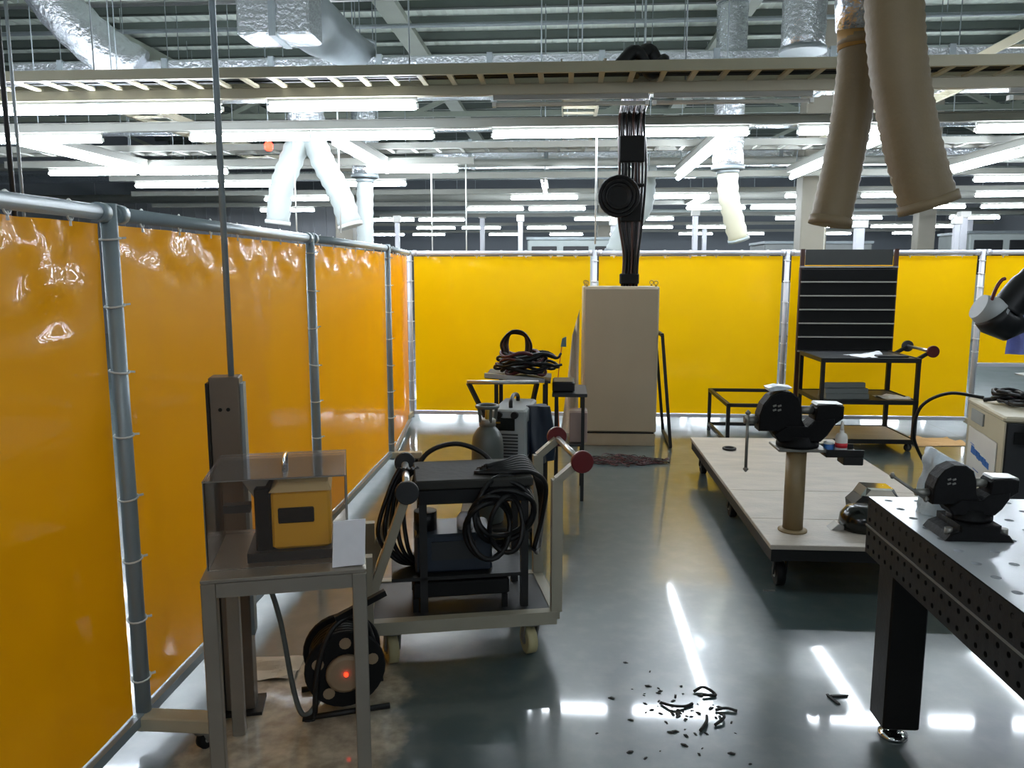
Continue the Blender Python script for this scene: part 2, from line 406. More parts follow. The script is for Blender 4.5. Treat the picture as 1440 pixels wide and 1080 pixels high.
def row(y, xs, label, group, lit=True):
    for i, x in enumerate(xs): light(x, y, 0, label if len(xs) == 1 else f'{label}, {ORD[i]} from left', group, lit)
def col(x, ys, label, group):
    near = ('nearest', 'middle', 'farthest') if len(ys) == 3 else ('nearer', 'farther')
    for i, y in enumerate(ys): light(x, y, PI/2, label if len(ys) == 1 else f'{label}, {near[i]} one', group)
# nearest row
trunking('light_trunking', 'long beige light trunking nearest the camera under the cable ladder', -7.6, 8.0, 6.4, 3.0, .08, .06, 'trunking', (-6.2, -3.8, .9, 5.2))
row(6.4, (-6.62, -5.4, -4.18, -3.42+.06), 'lit white tube light left of centre in the nearest ceiling row', 'lit tubes of the nearest row')
row(6.4, (-1.78,), 'single lit tube light at the right end of the lit part of nearest row', None)
row(6.4, (.02, 1.26), 'unlit tube light under the nearest trunking beside the black cable bundle', 'unlit tubes of the nearest row', False)
row(6.4, (3.9, 5.2), 'unlit tube light under the nearest trunking right of the beige hoses', 'unlit tubes of the nearest row at right', False)
# second row, just in front of the yellow back screens
trunking('light_trunking', 'long grey light trunking of the second row above the back screens', -9.0, 9.5, 7.8, 3.0, .08, .06, 'trunk_grey', (-7.0, -4.4, -.25, .72, 2.9, 6.8))
row(7.8, (-7.6, -6.4, -5.2), 'lit tube light at the far left of the second ceiling row', 'second row tubes at left')
row(7.8, (-3.1, -1.88), 'lit tube light of the second row above the forked duct', 'second row tubes left of bundle')
row(7.8, (-.12,), 'lit tube light of the second row directly left of black cable bundle', None)
row(7.8, (1.1,), 'lit tube light of the second row directly right of black cable bundle', None)
row(7.8, (2.75,), 'lit tube light of the second row passing behind the beige hoses', None)
row(7.8, (4.35, 5.58, 6.8), 'lit tube light of the second row right of the beige hoses', 'second row tubes at right')
MB_l = 'lit tube light'
col(1.56, (8.5, 9.72, 10.94), 'lit tube light in the lengthwise strip right of the cable bundle', 'lengthwise tubes right of bundle')
col(3.12, (8.5, 9.72, 10.94), 'lit tube light in the lengthwise strip behind the left beige hose', 'lengthwise tubes behind hoses')
col(5.02, (8.8, 10.02, 11.24), 'lit tube light in the lengthwise strip right of the beige hoses', 'lengthwise tubes at right')
col(-2.35, (8.7, 9.9), 'lit tube light in the lengthwise strip beside the white forked duct', 'lengthwise tubes beside duct')
col(-5.55, (8.5, 9.72), 'lit tube light in the slanting strip at upper left', 'lengthwise tubes at left')
for x, y0, y1, lab in ((1.56, 7.85, 11.6, 'lengthwise light trunking right of the cable bundle'), (3.12, 7.85, 11.6, 'lengthwise light trunking behind the left beige hose'), (5.02, 7.85, 11.9, 'lengthwise light trunking right of the hoses'), (-2.35, 8.0, 10.33, 'lengthwise light trunking beside the white forked duct'), (-5.55, 7.85, 10.33, 'lengthwise light trunking at upper left')):
    t = thing('light_trunking', lab, 'trunking', (x, 0, 3.0)); MB().cbox(-.05, .05, y0, y1, 0, .08, .004).build('channel', 'trunk_grey', t)
    MB().box(-.056, .056, y0+.002, y1-.002, .08, .088).build('lid', 'trunk_grey', t)
    for y in ((y0+.4 if x > -2 or x < -3 else 9.25), y1-.3): MB().cyl((0, y, .08), (0, y, CEIL-3.0), .006, 6).build('hanger_rod', 'galv', t)
# rows farther down the hall
far = [(10.4, [-6.3, -5.05, -2.0], 'third', (-7.5, -1.2)), (12.0, [-6.0, -4.9, -3.0, 6.4], 'fourth', (-7, 8)), (14.4, [-4.9, -.4, 1.9, 4.4, 5.7, 7.6], 'fifth', (-8, 9)),
       (17.0, [-6.0, -1.5, -.2, 3.1, 4.4, 7.5, 9.0], 'sixth', (-9, 11)), (20.5, [-4.5, -3.2, 0.8, 2.1, 5.8, 7.2, 10.0], 'seventh', (-4.8, 12)), (24.5, [-4, -2.6, -.6, 2.6, 4.2, 8.2, 9.6, 11.2], 'eighth', (-10, 12.5)),
       (29.0, [-6.5, -5, -2.2, 0, 1.8, 4.6, 6.4, 9.4, 12.0], 'ninth', (-10, 13))]
for y, xs, nm, (x0, x1) in far:
    trunking('light_trunking', f'grey light trunking of the {nm} row down the hall', x0, x1, y, 3.0, .08, .06, 'trunk_grey', (x0+1.2, (x0+x1)/2+.7, x1-1.5))
    row(y, xs, f'lit tube light of the {nm} row far down the hall', f'{nm} row tubes')
for x, ys, lab in ((-.35, (12.85,), 'lone lit tube pointing down hall left of cable bundle'), (2.5, (15.1, 16.3), 'lengthwise lit tube far behind the right forked hose'), (8.2, (11.9, 13.12), 'lengthwise lit tube far right beyond the screens')):
    col(x, ys, lab, lab)
    t = thing('light_trunking', 'short lengthwise trunking holding the '+lab[:34].strip(), 'trunking', (x, 0, 3.0)); MB().cbox(-.05, .05, ys[0]-.65, ys[-1]+.65, 0, .08, .004).build('channel', 'trunk_grey', t)
    MB().cyl((0, ys[0], .08), (0, ys[0], CEIL-3.0), .006, 6).build('hanger_rod', 'galv', t); MB().cyl((0, ys[-1]+.3, .08), (0, ys[-1]+.3, CEIL-3.0), .006, 6).build('hanger_rod', 'galv', t)
# rows over and behind the camera
for y, xs, nm in ((3.4, (-6.0, -4.7, 3.6, 4.9), 'above the working bay outside the picture'), (-.6, (-2.2, 1.2, 3.6), 'behind the camera'), (-3.6, (-2.2, .2, 2.6), 'at the near end of the hall')):
    row(y, xs, f'lit tube light {nm}', f'tubes {nm}')
    trunking('light_trunking', f'light trunking {nm}', min(xs)-1, max(xs)+1, y, 3.0, .08, .06, 'trunk_grey', (min(xs), max(xs)))

# cable ladders
def ladder(name, label, x0, x1, y, z, wd=.4, sp=.225, rz=0, m='ladder', loc=None, rods=()):
    t = thing(name, label, 'cable ladder', loc or (0, y, z), rz)
    for e in (0, wd):
        b = MB(); b.box(x0, x1, e-.006, e+.006, 0, .075); b.box(x0, x1, e-.006 if e else e, e if e else e+.025, 0, .008); b.box(x0, x1, e-.006 if e else e, e if e else e+.02, .068, .075)
        b.build('side_rail', m, t)
    rg = MB().box(-.02, .02, .006, wd-.006, .006, .026).mesh('rung', m)
    k = int((x1-x0)/sp)
    for i in range(k): place('rung', rg, t, (x0+.1+i*sp, 0, 0))
    for x in rods: MB().cyl((x, wd/2, 0), (x, wd/2, CEIL-(loc or (0, y, z))[2]), .006, 6).build('hanger_rod', 'galv', t)
    return t
ladder('cable_ladder', 'long beige cable ladder nearest the camera crossing the whole bay', -7.5, 8.0, 6.0, 3.07, .42, .225, rods=(-5.2, -1.2, 2.1, 6.3))
ladder('cable_ladder', 'grey cable ladder crossing behind the second light row', -8.0, 9.0, 9.85, 3.12, .4, .3, m='trunk_grey', rods=(-5, 0, 5.5))
ladder('cable_ladder', 'lengthwise cable ladder behind the tube lights at upper left', 0, 4.6, 0, 3.2, .4, .3, PI/2, 'trunking', (-4.2, 7.4, 3.24), rods=(.3, 3.1))
ladder('cable_ladder', 'lengthwise cable ladder rising past the hoses at upper right', 0, 6.0, 0, 3.2, .4, .3, PI/2, 'ladder', (3.9, 5.6, 3.41), rods=(1.2, 5))
ladder('cable_ladder', 'lengthwise cable ladder above the control cabinet', 0, 4.5, 0, 3.2, .35, .3, PI/2, 'trunking', (.3, 6.6, 3.24), rods=(.8, 4))
for i in range(6):
    p = [(x, .06+.045*i+.02*math.sin(x*1.3+i), .032+.006*(i % 2)) for x in [(-7.4+k*.6) for k in range(26)]]
    c = MB().tube([(a, b+6.0, c_+3.07) for a, b, c_ in p], .011, 6).build('power_cable', 'cable'); tag(c, 'dark power cable lying along the nearest cable ladder', 'cable', 'cables lying in the nearest ladder')
# foil ducts
def duct_rect(label, x0, x1, y0, y1, z0, z1, bands):
    t = thing('air_duct', label, 'duct', (x0, y0, z0))
    MB().cbox(0, x1-x0, 0, y1-y0, 0, z1-z0, .02).build('duct_body', 'foil', t)
    L_ = max(x1-x0, y1-y0)
    for i in range(bands):
        f = (i+.5)*L_/bands
        if x1-x0 >= y1-y0: MB().box(f-.03, f+.03, -.012, y1-y0+.012, -.012, z1-z0+.012).build('flange_band', 'galv', t)
        else: MB().box(-.012, x1-x0+.012, f-.03, f+.03, -.012, z1-z0+.012).build('flange_band', 'galv', t)
    return t
duct_rect('long foil wrapped air duct crossing behind the nearest cable ladder', -6.0, 9.0, 8.5, 9.0, 3.5, 3.86, 13)
duct_rect('foil wrapped duct crossing the hall behind the second light row', -2.2, 6.5, 13.2, 13.7, 3.35, 3.75, 7)
duct_rect('stub of foil wrapped box duct hanging at top left of centre', -2.86, -2.22, 7.0, 7.4, 3.66, 4.4, 1)
t = thing('duct_elbow', 'tapering dull elbow behind the hanging foil box duct', 'duct', (-2.5, 7.4, 3.66))
b = MB(); b.tube([(0, 0, .35), (.1, .5, .3), (.22, .9, .25), (.32, 1.25, .24)], [.28, .26, .2, .17], 14); b.build('elbow', 'galv', t)
def flex(label, pts, r, m='foil', band=None, name='flexible_duct', taper=None, rib=.05, every=.06):
    P = smoothpath(pts, 10); t = thing(name, label, 'duct', tuple(P[0])); base = P[0]
    # resample for ribs
    Q = [P[0]]; acc = 0
    for a, c in zip(P, P[1:]):
        d = (c-a).length; s_ = every-acc
        while s_ <= d: Q.append(a+(c-a)*(s_/d)); s_ += every
        acc = (acc+d) % every
    n = len(Q); rr = [r*(1+(rib if i % 2 else -rib))*(1+(taper or 0)*i/max(1, n-1)) for i in range(n)]
    MB().tube([q-base for q in Q], rr, 20).build('duct_body', m, t)
    if band:
        for i in (0, -1): 
            a = Q[i]-base; d = ((Q[1]-Q[0]) if i == 0 else (Q[-1]-Q[-2])).normalized()
            MB().tube([a-d*.02, a+d*.02], r*(1.09 if i == 0 else 1.09*(1+(taper or 0))), 20).build('clamp_band', band, t)
    return t
flex('crumpled foil duct slanting down at the upper left corner', [(-5.45, 8.0, 4.9), (-5.2, 8.15, 4.35), (-4.85, 8.3, 3.95), (-4.45, 8.45, 3.68)], .24, 'foil', None, every=.1, rib=.03)
flex('vertical foil duct dropping right of centre into a round collar', [(1.82, 9.4, 4.6), (1.82, 9.4, 3.6), (1.83, 9.4, 2.78)], .17, 'foil', 'galv', every=.1, rib=.02)
flex('pale hose hanging below the foil drop right of centre', [(1.83, 9.4, 2.76), (1.85, 9.4, 2.5), (1.93, 9.42, 2.2), (2.0, 9.45, 1.98)], .115, 'hose_far', 'galv')
flex('vertical foil duct dropping left of centre', [(-2.70, 10.75, 4.6), (-2.70, 10.75, 3.5), (-2.71, 10.75, 2.83)], .17, 'foil', 'galv', every=.1, rib=.02)
flex('straight white hose hanging between forked duct and screens', [(-2.71, 10.75, 2.84), (-2.72, 10.75, 2.4), (-2.73, 10.75, 1.9)], .11, 'hose_white', 'galv')
flex('white left leg of the forked duct curling down', [(-2.98, 9.0, 3.15), (-3.10, 9.0, 2.9), (-3.24, 9.0, 2.55), (-3.30, 9.0, 2.15)], .13, 'hose_white', 'tie')
flex('white right leg of the forked duct bending to the right', [(-2.86, 9.0, 3.15), (-2.74, 9.0, 2.85), (-2.56, 9.0, 2.5), (-2.45, 9.0, 2.15)], .13, 'hose_white', 'tie')
flex('foil riser that feeds the white forked duct', [(-2.92, 9.0, 3.49), (-2.92, 9.0, 3.22)], .2, 'foil', 'galv', every=.05)
flex('pale curved hose far behind the back screens', [(1.3, 13.45, 3.36), (1.25, 13.45, 2.7), (1.0, 13.45, 2.35), (.8, 13.45, 1.9)], .17, 'hose_white', 'galv')
flex('foil wrapped vertical pipe at top right of centre', [(2.10, 7.6, 4.7), (2.10, 7.6, 4.2), (2.10, 7.6, 3.58)], .19, 'foil', 'galv', every=.1, rib=.02)
# two big beige extraction hoses in front, with their foil Y-branch
yb = thing('branch_duct', 'foil Y-shaped branch above the two hanging beige hoses', 'duct', (1.33, 3.68, 2.7))
MB().tube([(0, 0, .75), (-.01, .02, .35), (-.03, .11, .10), (-.035, .12, .0)], [.17, .16, .12, .10], 20).build('branch', 'foil', yb)
MB().tube([(0, 0, .5), (-.01, -.1, .28), (-.02, -.16, .12)], [.15, .145, .14], 20).build('branch', 'foil', yb)
MB().tube([(-.035, .12, .02), (-.03, .12, -.07)], .094, 20).build('coupling', 'tape_tan', yb)
flex('beige hanging extraction hose slanting left below the foil branch', [(1.30, 3.80, 2.66), (1.288, 3.8, 2.40), (1.255, 3.8, 2.13), (1.212, 3.8, 1.86)], .088, 'hose_beige', 'hose_beige', 'extraction_hose', rib=.022, every=.022)
flex('wider beige hanging extraction hose slanting right with open end', [(1.31, 3.5, 2.85), (1.335, 3.5, 2.62), (1.365, 3.5, 2.44), (1.43, 3.5, 2.18), (1.515, 3.5, 1.93)], .112, 'hose_beige', 'hose_beige', 'extraction_hose', rib=.022, every=.022)
# thin wires and rods hanging through the bay
for x, y, z0, z1, lab in ((-2.86, 4.0, 2.0, 5.69, 'dark rod standing behind the amber screen at the left edge'),):
    t = thing('hanging_rod', lab, 'rod', (x, y, 0)); MB().cyl((0, 0, 0), (0, 0, z1), .013, 8).build('rod', 'black_steel', t)
    MB().tube([(.05, 0, .0), (.05, 0, z1)], .009, 6).build('wire', 'galv', t); MB().cyl((0, 0, 0), (0, 0, .012), .06, 12).build('foot_plate', 'black_steel', t)
for i, (x, y, z0) in enumerate(((-2.94, 8.6, 2.05), (-2.45, 8.6, 2.05), (-1.75, 10.4, 1.9), (-1.3, 10.4, 1.9), (.28, 7.8, 1.9), (3.12, 9.95, 1.9))):
    r_ = MB().cyl((x, y, z0), (x, y, 3.0 if y != 8.6 else 3.5), .009, 6).build('hanging_wire', 'tie')
    tag(r_, 'thin white wire hanging down in front of the far hall', 'wire', 'thin hanging wires')
rl = thing('signal_lamp', 'small glowing red signal lamp left of the white forked duct', 'lamp', (-3.40, 9.1, 3.05))
MB().lathe([(.02, -.05), (.045, -.03), (.05, .02), (.03, .05)], n=14).build('lens', 'red_lamp', rl); MB().cyl((0, 0, .04), (0, 0, .10), .03, 12).build('base', 'black_paint', rl)
MB().cyl((0, 0, .09), (0, 0, CEIL-3.06), .008, 6).build('stem', 'galv', rl)

# ------------------------------------------------------------------ PVC screens
tie_h = {}
def tie_mesh(m, r):
    if (m, r) not in tie_h:
        b = MB(); pts = [(r*math.cos(a), r*math.sin(a), .004*math.sin(a)) for a in [2*PI*k/12 for k in range(12)]]
        b.tube(pts, .0035, 5, closed=True); b.box(r*.7, r*1.5, -.004, .004, -.003, .003); tie_h[(m, r)] = b.mesh('cable_tie', m)
    return tie_h[(m, r)]
def screen(label, a, b, pvc_m, post_m, group, wob=.004, top_wob=.0, zb=.13, zt=1.83, end_post=False, ties=True, feet=True, seed=0, crumple=None, cutl=0.0):
    a = Vector((a[0], a[1], 0)); b = Vector((b[0], b[1], 0)); L_ = (b-a).length; rz = math.atan2(b.y-a.y, b.x-a.x)
    t = thing('welding_screen', label, 'screen', tuple(a), rz, group)
    R = .026
    MB().cyl((0, 0, .06), (0, 0, zt+.03), R, 14).build('post', post_m, t)
    if end_post: MB().cyl((L_, 0, .06), (L_, 0, zt+.03), R, 14).build('post', post_m, t)
    tr = MB(); tr.cyl((R, 0, zt), (L_-R, 0, zt), .024, 14); tr.build('top_rail', post_m, t)
    for e in (R+.01, L_-R-.04): MB().tube([(e, 0, zt), (e+.04, 0, zt)], .031, 14).build('rail_clamp', post_m, t)
    MB().box(R, L_-R, -.016, .016, zb-.035, zb).build('bottom_rail', post_m, t)
    z0, z1 = zb+.005, zt-.035
    def cur(u, v):
        x = .045+cutl+(L_-.09-cutl)*u; z = z0+(z1-z0)*v
        q = Vector((x*1.1+seed*7.3, z*.8, seed)); y = wob*3*noise.noise(q)
        fade = max(0, 1-(z1-z)/.20)
        if crumple: fade = max(fade, max(0, 1-(z1-z)/.42)*max(0, 1-abs(x-crumple)/.35))
        y += top_wob*(fade**.7)*noise.noise(Vector((x*9+seed*3, z*11, 4.2)))
        y += wob*.5*noise.noise(Vector((x*5, z*2.2, seed+9)))
        ed = min(1, max(0, min(u, 1-u))*9); y *= .15+.85*ed
        return (x, y+.014, z)
    MB().grid(cur, 70, 60).build('curtain', pvc_m, t)
    if ties:
        tm = tie_mesh('tie', R+.005); n = 8
        for i in range(n): place('cable_tie', tm, t, (0, 0, zb+.12+i*(zt-zb-.2)/(n-1)), (0, .15*random.uniform(-1, 1), .6-rz))
        if L_ > 1.5:
            for i in range(7): place('cable_tie', tm, t, (.2+i*(L_-.4)/6, 0, zt-.004), (0, PI/2, PI/2+.4))
    if feet:
        f = MB().cbox(-.05, .02, -.26, .02, .075, .125, .004); f.build('foot_bar', 'foot_beige', t)
        caster(t, -.02, -.215, .078, .034, 'rubber', PI/2-.5-rz)
    return t
GL = 'amber screens along the left side'
screen('amber looking plastic welding screen cut by the left picture edge', (-1.46, .48), (-1.46, 2.48), 'pvc_yellow_shaded', 'post_grey', GL, .004, .050, seed=1, crumple=1.80)
screen('amber looking plastic welding screen directly behind the small table with clear cover', (-1.46, 2.48), (-1.455, 4.47), 'pvc_yellow_shaded', 'post_grey', GL, .004, .034, seed=2)
screen('third amber looking plastic welding screen from the left picture edge', (-1.455, 4.47), (-1.465, 6.48), 'pvc_yellow_shaded', 'post_grey', GL, .005, .030, seed=3)
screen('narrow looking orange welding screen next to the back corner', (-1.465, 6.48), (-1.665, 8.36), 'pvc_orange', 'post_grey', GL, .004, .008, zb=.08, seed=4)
GB = 'yellow screens across the back'
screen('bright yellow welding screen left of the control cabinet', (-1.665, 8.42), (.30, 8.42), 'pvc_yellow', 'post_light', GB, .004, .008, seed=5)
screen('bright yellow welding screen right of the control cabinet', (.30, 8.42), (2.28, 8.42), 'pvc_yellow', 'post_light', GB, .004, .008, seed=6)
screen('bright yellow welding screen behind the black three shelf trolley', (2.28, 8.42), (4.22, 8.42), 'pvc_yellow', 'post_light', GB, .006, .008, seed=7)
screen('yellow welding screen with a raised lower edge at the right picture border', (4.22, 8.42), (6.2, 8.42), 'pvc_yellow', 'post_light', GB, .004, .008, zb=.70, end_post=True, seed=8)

# ------------------------------------------------------------------ control cabinet and its cable bundle
cb = thing('control_cabinet', 'tall beige electrical control cabinet standing before the yellow screens', 'cabinet', (.165, 7.38, 0), math.radians(.8))
MB().cbox(.01, .69, .01, .42, 0, .115, .004).build('plinth', 'cabinet_plinth', cb)
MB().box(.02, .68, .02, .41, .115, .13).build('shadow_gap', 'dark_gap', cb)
MB().cbox(0, .70, .02, .43, .13, 1.5, .008).build('body', 'cabinet', cb)
dr = MB().cbox(.012, .688, -.004, .022, .14, 1.485, .006).build('door', 'cabinet', cb)
for x in (.03, .67):
    for y in (.05, .39):
        e = MB(); e.cyl((x, y, 1.5), (x, y, 1.52), .012, 10); e.tube([(x+.018*math.cos(k*PI/6), y, 1.535+.018*math.sin(k*PI/6)) for k in range(12)], .005, 6, closed=True); e.build('lifting_eye', 'brass', cb)
cbu = thing('cable_bundle', 'black bundle of conduits rising from the control cabinet to the cable ladder', 'cable', (.6, 7.62, 1.5))
for i in range(15):
    ox = -.112+.016*i; oy = .03*math.sin(i*2.1)
    pts = [(ox*.6, oy, 0), (ox*.6+.01, oy, .3), (ox, oy, .65), (ox+.02*math.sin(i), oy, 1.1), (ox-.01, oy, 1.5), (ox, oy-.1, 1.62), (ox-.03, oy-1.2, 1.66)]
    MB().tube(smoothpath(pts, 6), .012, 6).build('conduit', 'cable' if i % 4 else 'copper_cable', cbu)
for z, w_, h in ((.92, .125, .03), (1.14, .12, .24), (.60, .10, .26), (.02, .09, .1)):
    MB().cbox(-w_, w_, -.05, .05, z, z+h, .01).build('wrap', 'rubber', cbu)
cl = MB()
for k in range(9):
    r_ = .185-.012*k; cl.tube([(-.115+r_*math.cos(a), -.07+.008*(k % 3), .83+r_*math.sin(a)) for a in [2*PI*q/22 for q in range(22)]], .012, 6, closed=True)
cl.build('cable_coil', 'cable', cbu)
MB().lathe([(.18, -.012), (.185, 0), (.18, .012)], (-.115, -.05, .83), 24, 'y').build('coil_core', 'rubber', cbu)
bl = MB(); bl.tube(smoothpath([(-.22, -1.5, 1.64), (-.1, -1.45, 1.75), (.02, -1.4, 1.6), (.12, -1.3, 1.72), (.1, -.8, 1.66)], 6), .05, 8); bl.tube(smoothpath([(-.12, -1.42, 1.6), (0, -1.35, 1.78), (.1, -1.32, 1.6)], 6), .06, 8)
bl.build('cable_slack', 'cable', cbu)
# things leaning by the cabinet
pw = thing('wrapped_sheet', 'pale crumpled sheet material leaning against left side of control cabinet', 'sheet', (.03, 7.62, 0))
def ws(u, v):
    x = -.07+.17*u+.10*v*(1-u)*.9; y = .02*math.sin(u*9+v*4)+.02*noise.noise(Vector((u*5, v*6, 1))); return (x*(1-.15*v)+.02*v, y, .02+1.26*v*(.80+.2*u))
MB().grid(ws, 14, 24).build('sheet', 'pale_wrap', pw)
MB().grid(lambda u, v: (lambda p: (p[0], p[1]+.03, p[2]))(ws(u, v)), 14, 24).build('sheet', 'pale_wrap', pw)
MB().prism([(-.075, .92), (-.02, .92), (-.02, 1.02), (-.06, 1.0)], -.03, -.01, .003).build('label', 'teal', pw)
MB().tube(smoothpath([(-.06, -.02, .95), (-.09, -.03, .7), (-.10, -.02, .5), (-.08, -.04, .02)], 5), .006, 5).build('cord', 'orange', pw)
lf = thing('angle_frame', 'black rectangular steel frame leaning against right side of control cabinet', 'frame', (.99, 7.3, 0))
for a, b_ in (((0, 0, .02), (-.10, .02, 1.06)), ((.02, .75, .02), (-.10, .62, 1.06)), ((-.10, .02, 1.06), (-.10, .62, 1.06)), ((0, 0, .02), (.02, .75, .02))):
    MB().bar(a, b_, .028).build('bar', 'black_steel', lf)
wt = thing('wire_tangle', 'tangle of thin dark red wires on the floor before the control cabinet', 'wire', (.5, 6.75, 0))
for i in range(16):
    rng_ = random.Random(i); p = [(-.36+.06*k*1.0+rng_.uniform(-.06, .06), rng_.uniform(-.2, .2)*(1-abs(k-6)/9), .004+rng_.uniform(0, .03)) for k in range(13)]
    MB().tube(smoothpath(p, 4), .0035, 4).build('wire', 'red_wire' if i % 3 else 'cable', wt)

# ------------------------------------------------------------------ tool board and black trolley at the back
tb = thing('tool_board', 'black slatted board on reddish posts behind the three shelf trolley', 'board', (2.36, 8.16, 0))
for x in (.0, .91):
    MB().box(x-.02, x+.02, .0, .03, .0, 1.86).build('post', 'copper_cable', tb)
    MB().box(x-.03, x+.03, -.2, .2, 0, .04).build('foot', 'black_steel', tb)
MB().box(-.02, .93, .03, .04, 0.84, 1.68).build('backing', 'board_black', tb)
for i in range(6):
    z = .845+i*.138; MB().cbox(-.01, .92, -.012, .026, z+.008, z+.130, .006).build('slat', 'board_black', tb)
    if i: MB().box(-.01, .92, -.022, .02, z-.006, z+.006).build('rail', 'board_rail', tb)
MB().box(-.01, .92, -.03, .03, .832, .846).build('rail', 'bare_steel', tb)
MB().box(.03, .88, .012, .03, 1.70, 1.855).build('upper_panel', 'grey_sheet', tb)
MB().box(-.02, .93, -.01, .03, 1.675, 1.692).build('rail', 'bare_steel', tb)

def disc(parent, c, r, m, axis, name='end_disc'):
    a = Vector(c); d = Vector(axis).normalized()
    return MB().tube([a-d*.012, a-d*.009, a+d*.009, a+d*.012], [r*.93, r, r, r*.93], 22).build(name, m, parent)
tr = thing('tool_trolley', 'black three shelf trolley with roller handle in front of the yellow screen', 'trolley', (2.34, 7.3, 0))
for x in (.0, .84):
    for y in (.0, .66): MB().box(x-.017, x+.017, y-.017, y+.017, .09, .86).build('leg', 'black_steel', tr)
for z, m in ((.845, 'machine_dark'), (.462, 'machine_dark'), (.10, 'wood_plate')):
    s_ = MB().box(.0, .84, .0, .66, z, z+.012); sh = s_.build('shelf', m, tr)
    for p in ((-.017, .857, -.02, -.004), (-.017, .857, .664, .68)): MB().box(p[0], p[1], p[2], p[3], z-.022, z+.018).build('shelf_rim', 'black_steel', sh)
    for p in ((-.02, -.004), (.844, .86)): MB().box(p[0], p[1], -.004, .664, z-.022, z+.018).build('shelf_rim', 'black_steel', sh)
for y in (.08, .58):
    MB().bar((.85, y, .84), (.97, y, .915), .03).build('handle_arm', 'black_steel', tr)
disc(tr, (.985, .06, .92), .055, 'red', (0, 1, 0)); disc(tr, (.985, .60, .92), .055, 'machine_dark', (0, 1, 0))
MB().cyl((.985, .07, .92), (.985, .59, .92), .016, 12).build('roller_bar', 'bare_steel', tr)
for x, y in ((.03, .04), (.80, .04), (.03, .62), (.80, .62)): caster(tr, x, y, .088, .036, 'machine_dark', .3)
def ingot(x, y, z, rz, lab):
    o = MB().prism([(-.03, 0), (.03, 0), (.024, .045), (-.024, .045)], 0, .40, .004).build('metal_bar', 'ingot'); o.location = (x, y, z); o.rotation_euler = (0, 0, rz)
    tag(o, lab, 'metal bar', 'grey bars on the trolley')
for k, (x, y, z) in enumerate(((2.80, 7.42, .4755), (2.81, 7.50, .4755), (2.80, 7.59, .4755), (2.80, 7.45, .522), (2.80, 7.54, .522), (2.79, 7.50, .569))):
    ingot(x, y, z, PI/2+.08, 'grey metal bar in the stack on the middle trolley shelf')
def sheet(name, label, cat, m, loc, w_, d, rz=0, amp=.01, th=.0015, group=None, skew=0):
    b = MB()
    def f(u, v): 
        x, y = (u-.5)*w_, (v-.5)*d; return (x+skew*y, y, th+amp*max(0, noise.noise(Vector((u*2.3+loc[0]*5, v*2.3+loc[1], 3))))*2)
    b.grid(f, 12, 10, False); n = len(b.v); b.add([(p[0], p[1], max(0, p[2]-th)) for p in b.v[:n]], [tuple(reversed(q)) for q in b.f])
    o = b.build(name, m); o.location = loc; o.rotation_euler = (0, 0, rz); return tag(o, label, cat, group)
sheet('paper_sheet', 'white crumpled paper on the top of the black trolley', 'paper', 'paper', (2.80, 7.55, .858), .26, .3, .3, .035)
sheet('paper_sheet', 'pale brown paper on the middle shelf of black trolley', 'paper', 'paper_warm', (3.05, 7.5, .4755), .25, .25, .2, .02)
hp = MB().cbox(-.14, .14, -.05, .05, 0, .02, .006).build('metal_plate', 'machine_dark'); hp.location = (3.0, 7.45, .858); tag(hp, 'dark flat plate beside the white paper on black trolley', 'plate')
sheet('cardboard_sheet', 'flat brown cardboard lying on the floor right of black trolley', 'cardboard', 'cardboard', (3.56, 7.75, .001), .50, .36, .1, .03, .004)

# small angle-iron table frame
sf = thing('table_frame', 'low black angle iron frame standing between cabinet and slatted board', 'frame', (1.50, 7.26, 0))
for x in (0, .62):
    for y in (0, .94): MB().box(x-.016, x+.016, y-.016, y+.016, 0, .44).build('leg', 'black_steel', sf)
for z in (.425, .07):
    for a, b_ in (((0, 0, z), (.62, 0, z)), ((0, .94, z), (.62, .94, z)), ((0, 0, z), (0, .94, z)), ((.62, 0, z), (.62, .94, z))):
        MB().bar(a, b_, .032).build('cross_bar', 'black_steel', sf)

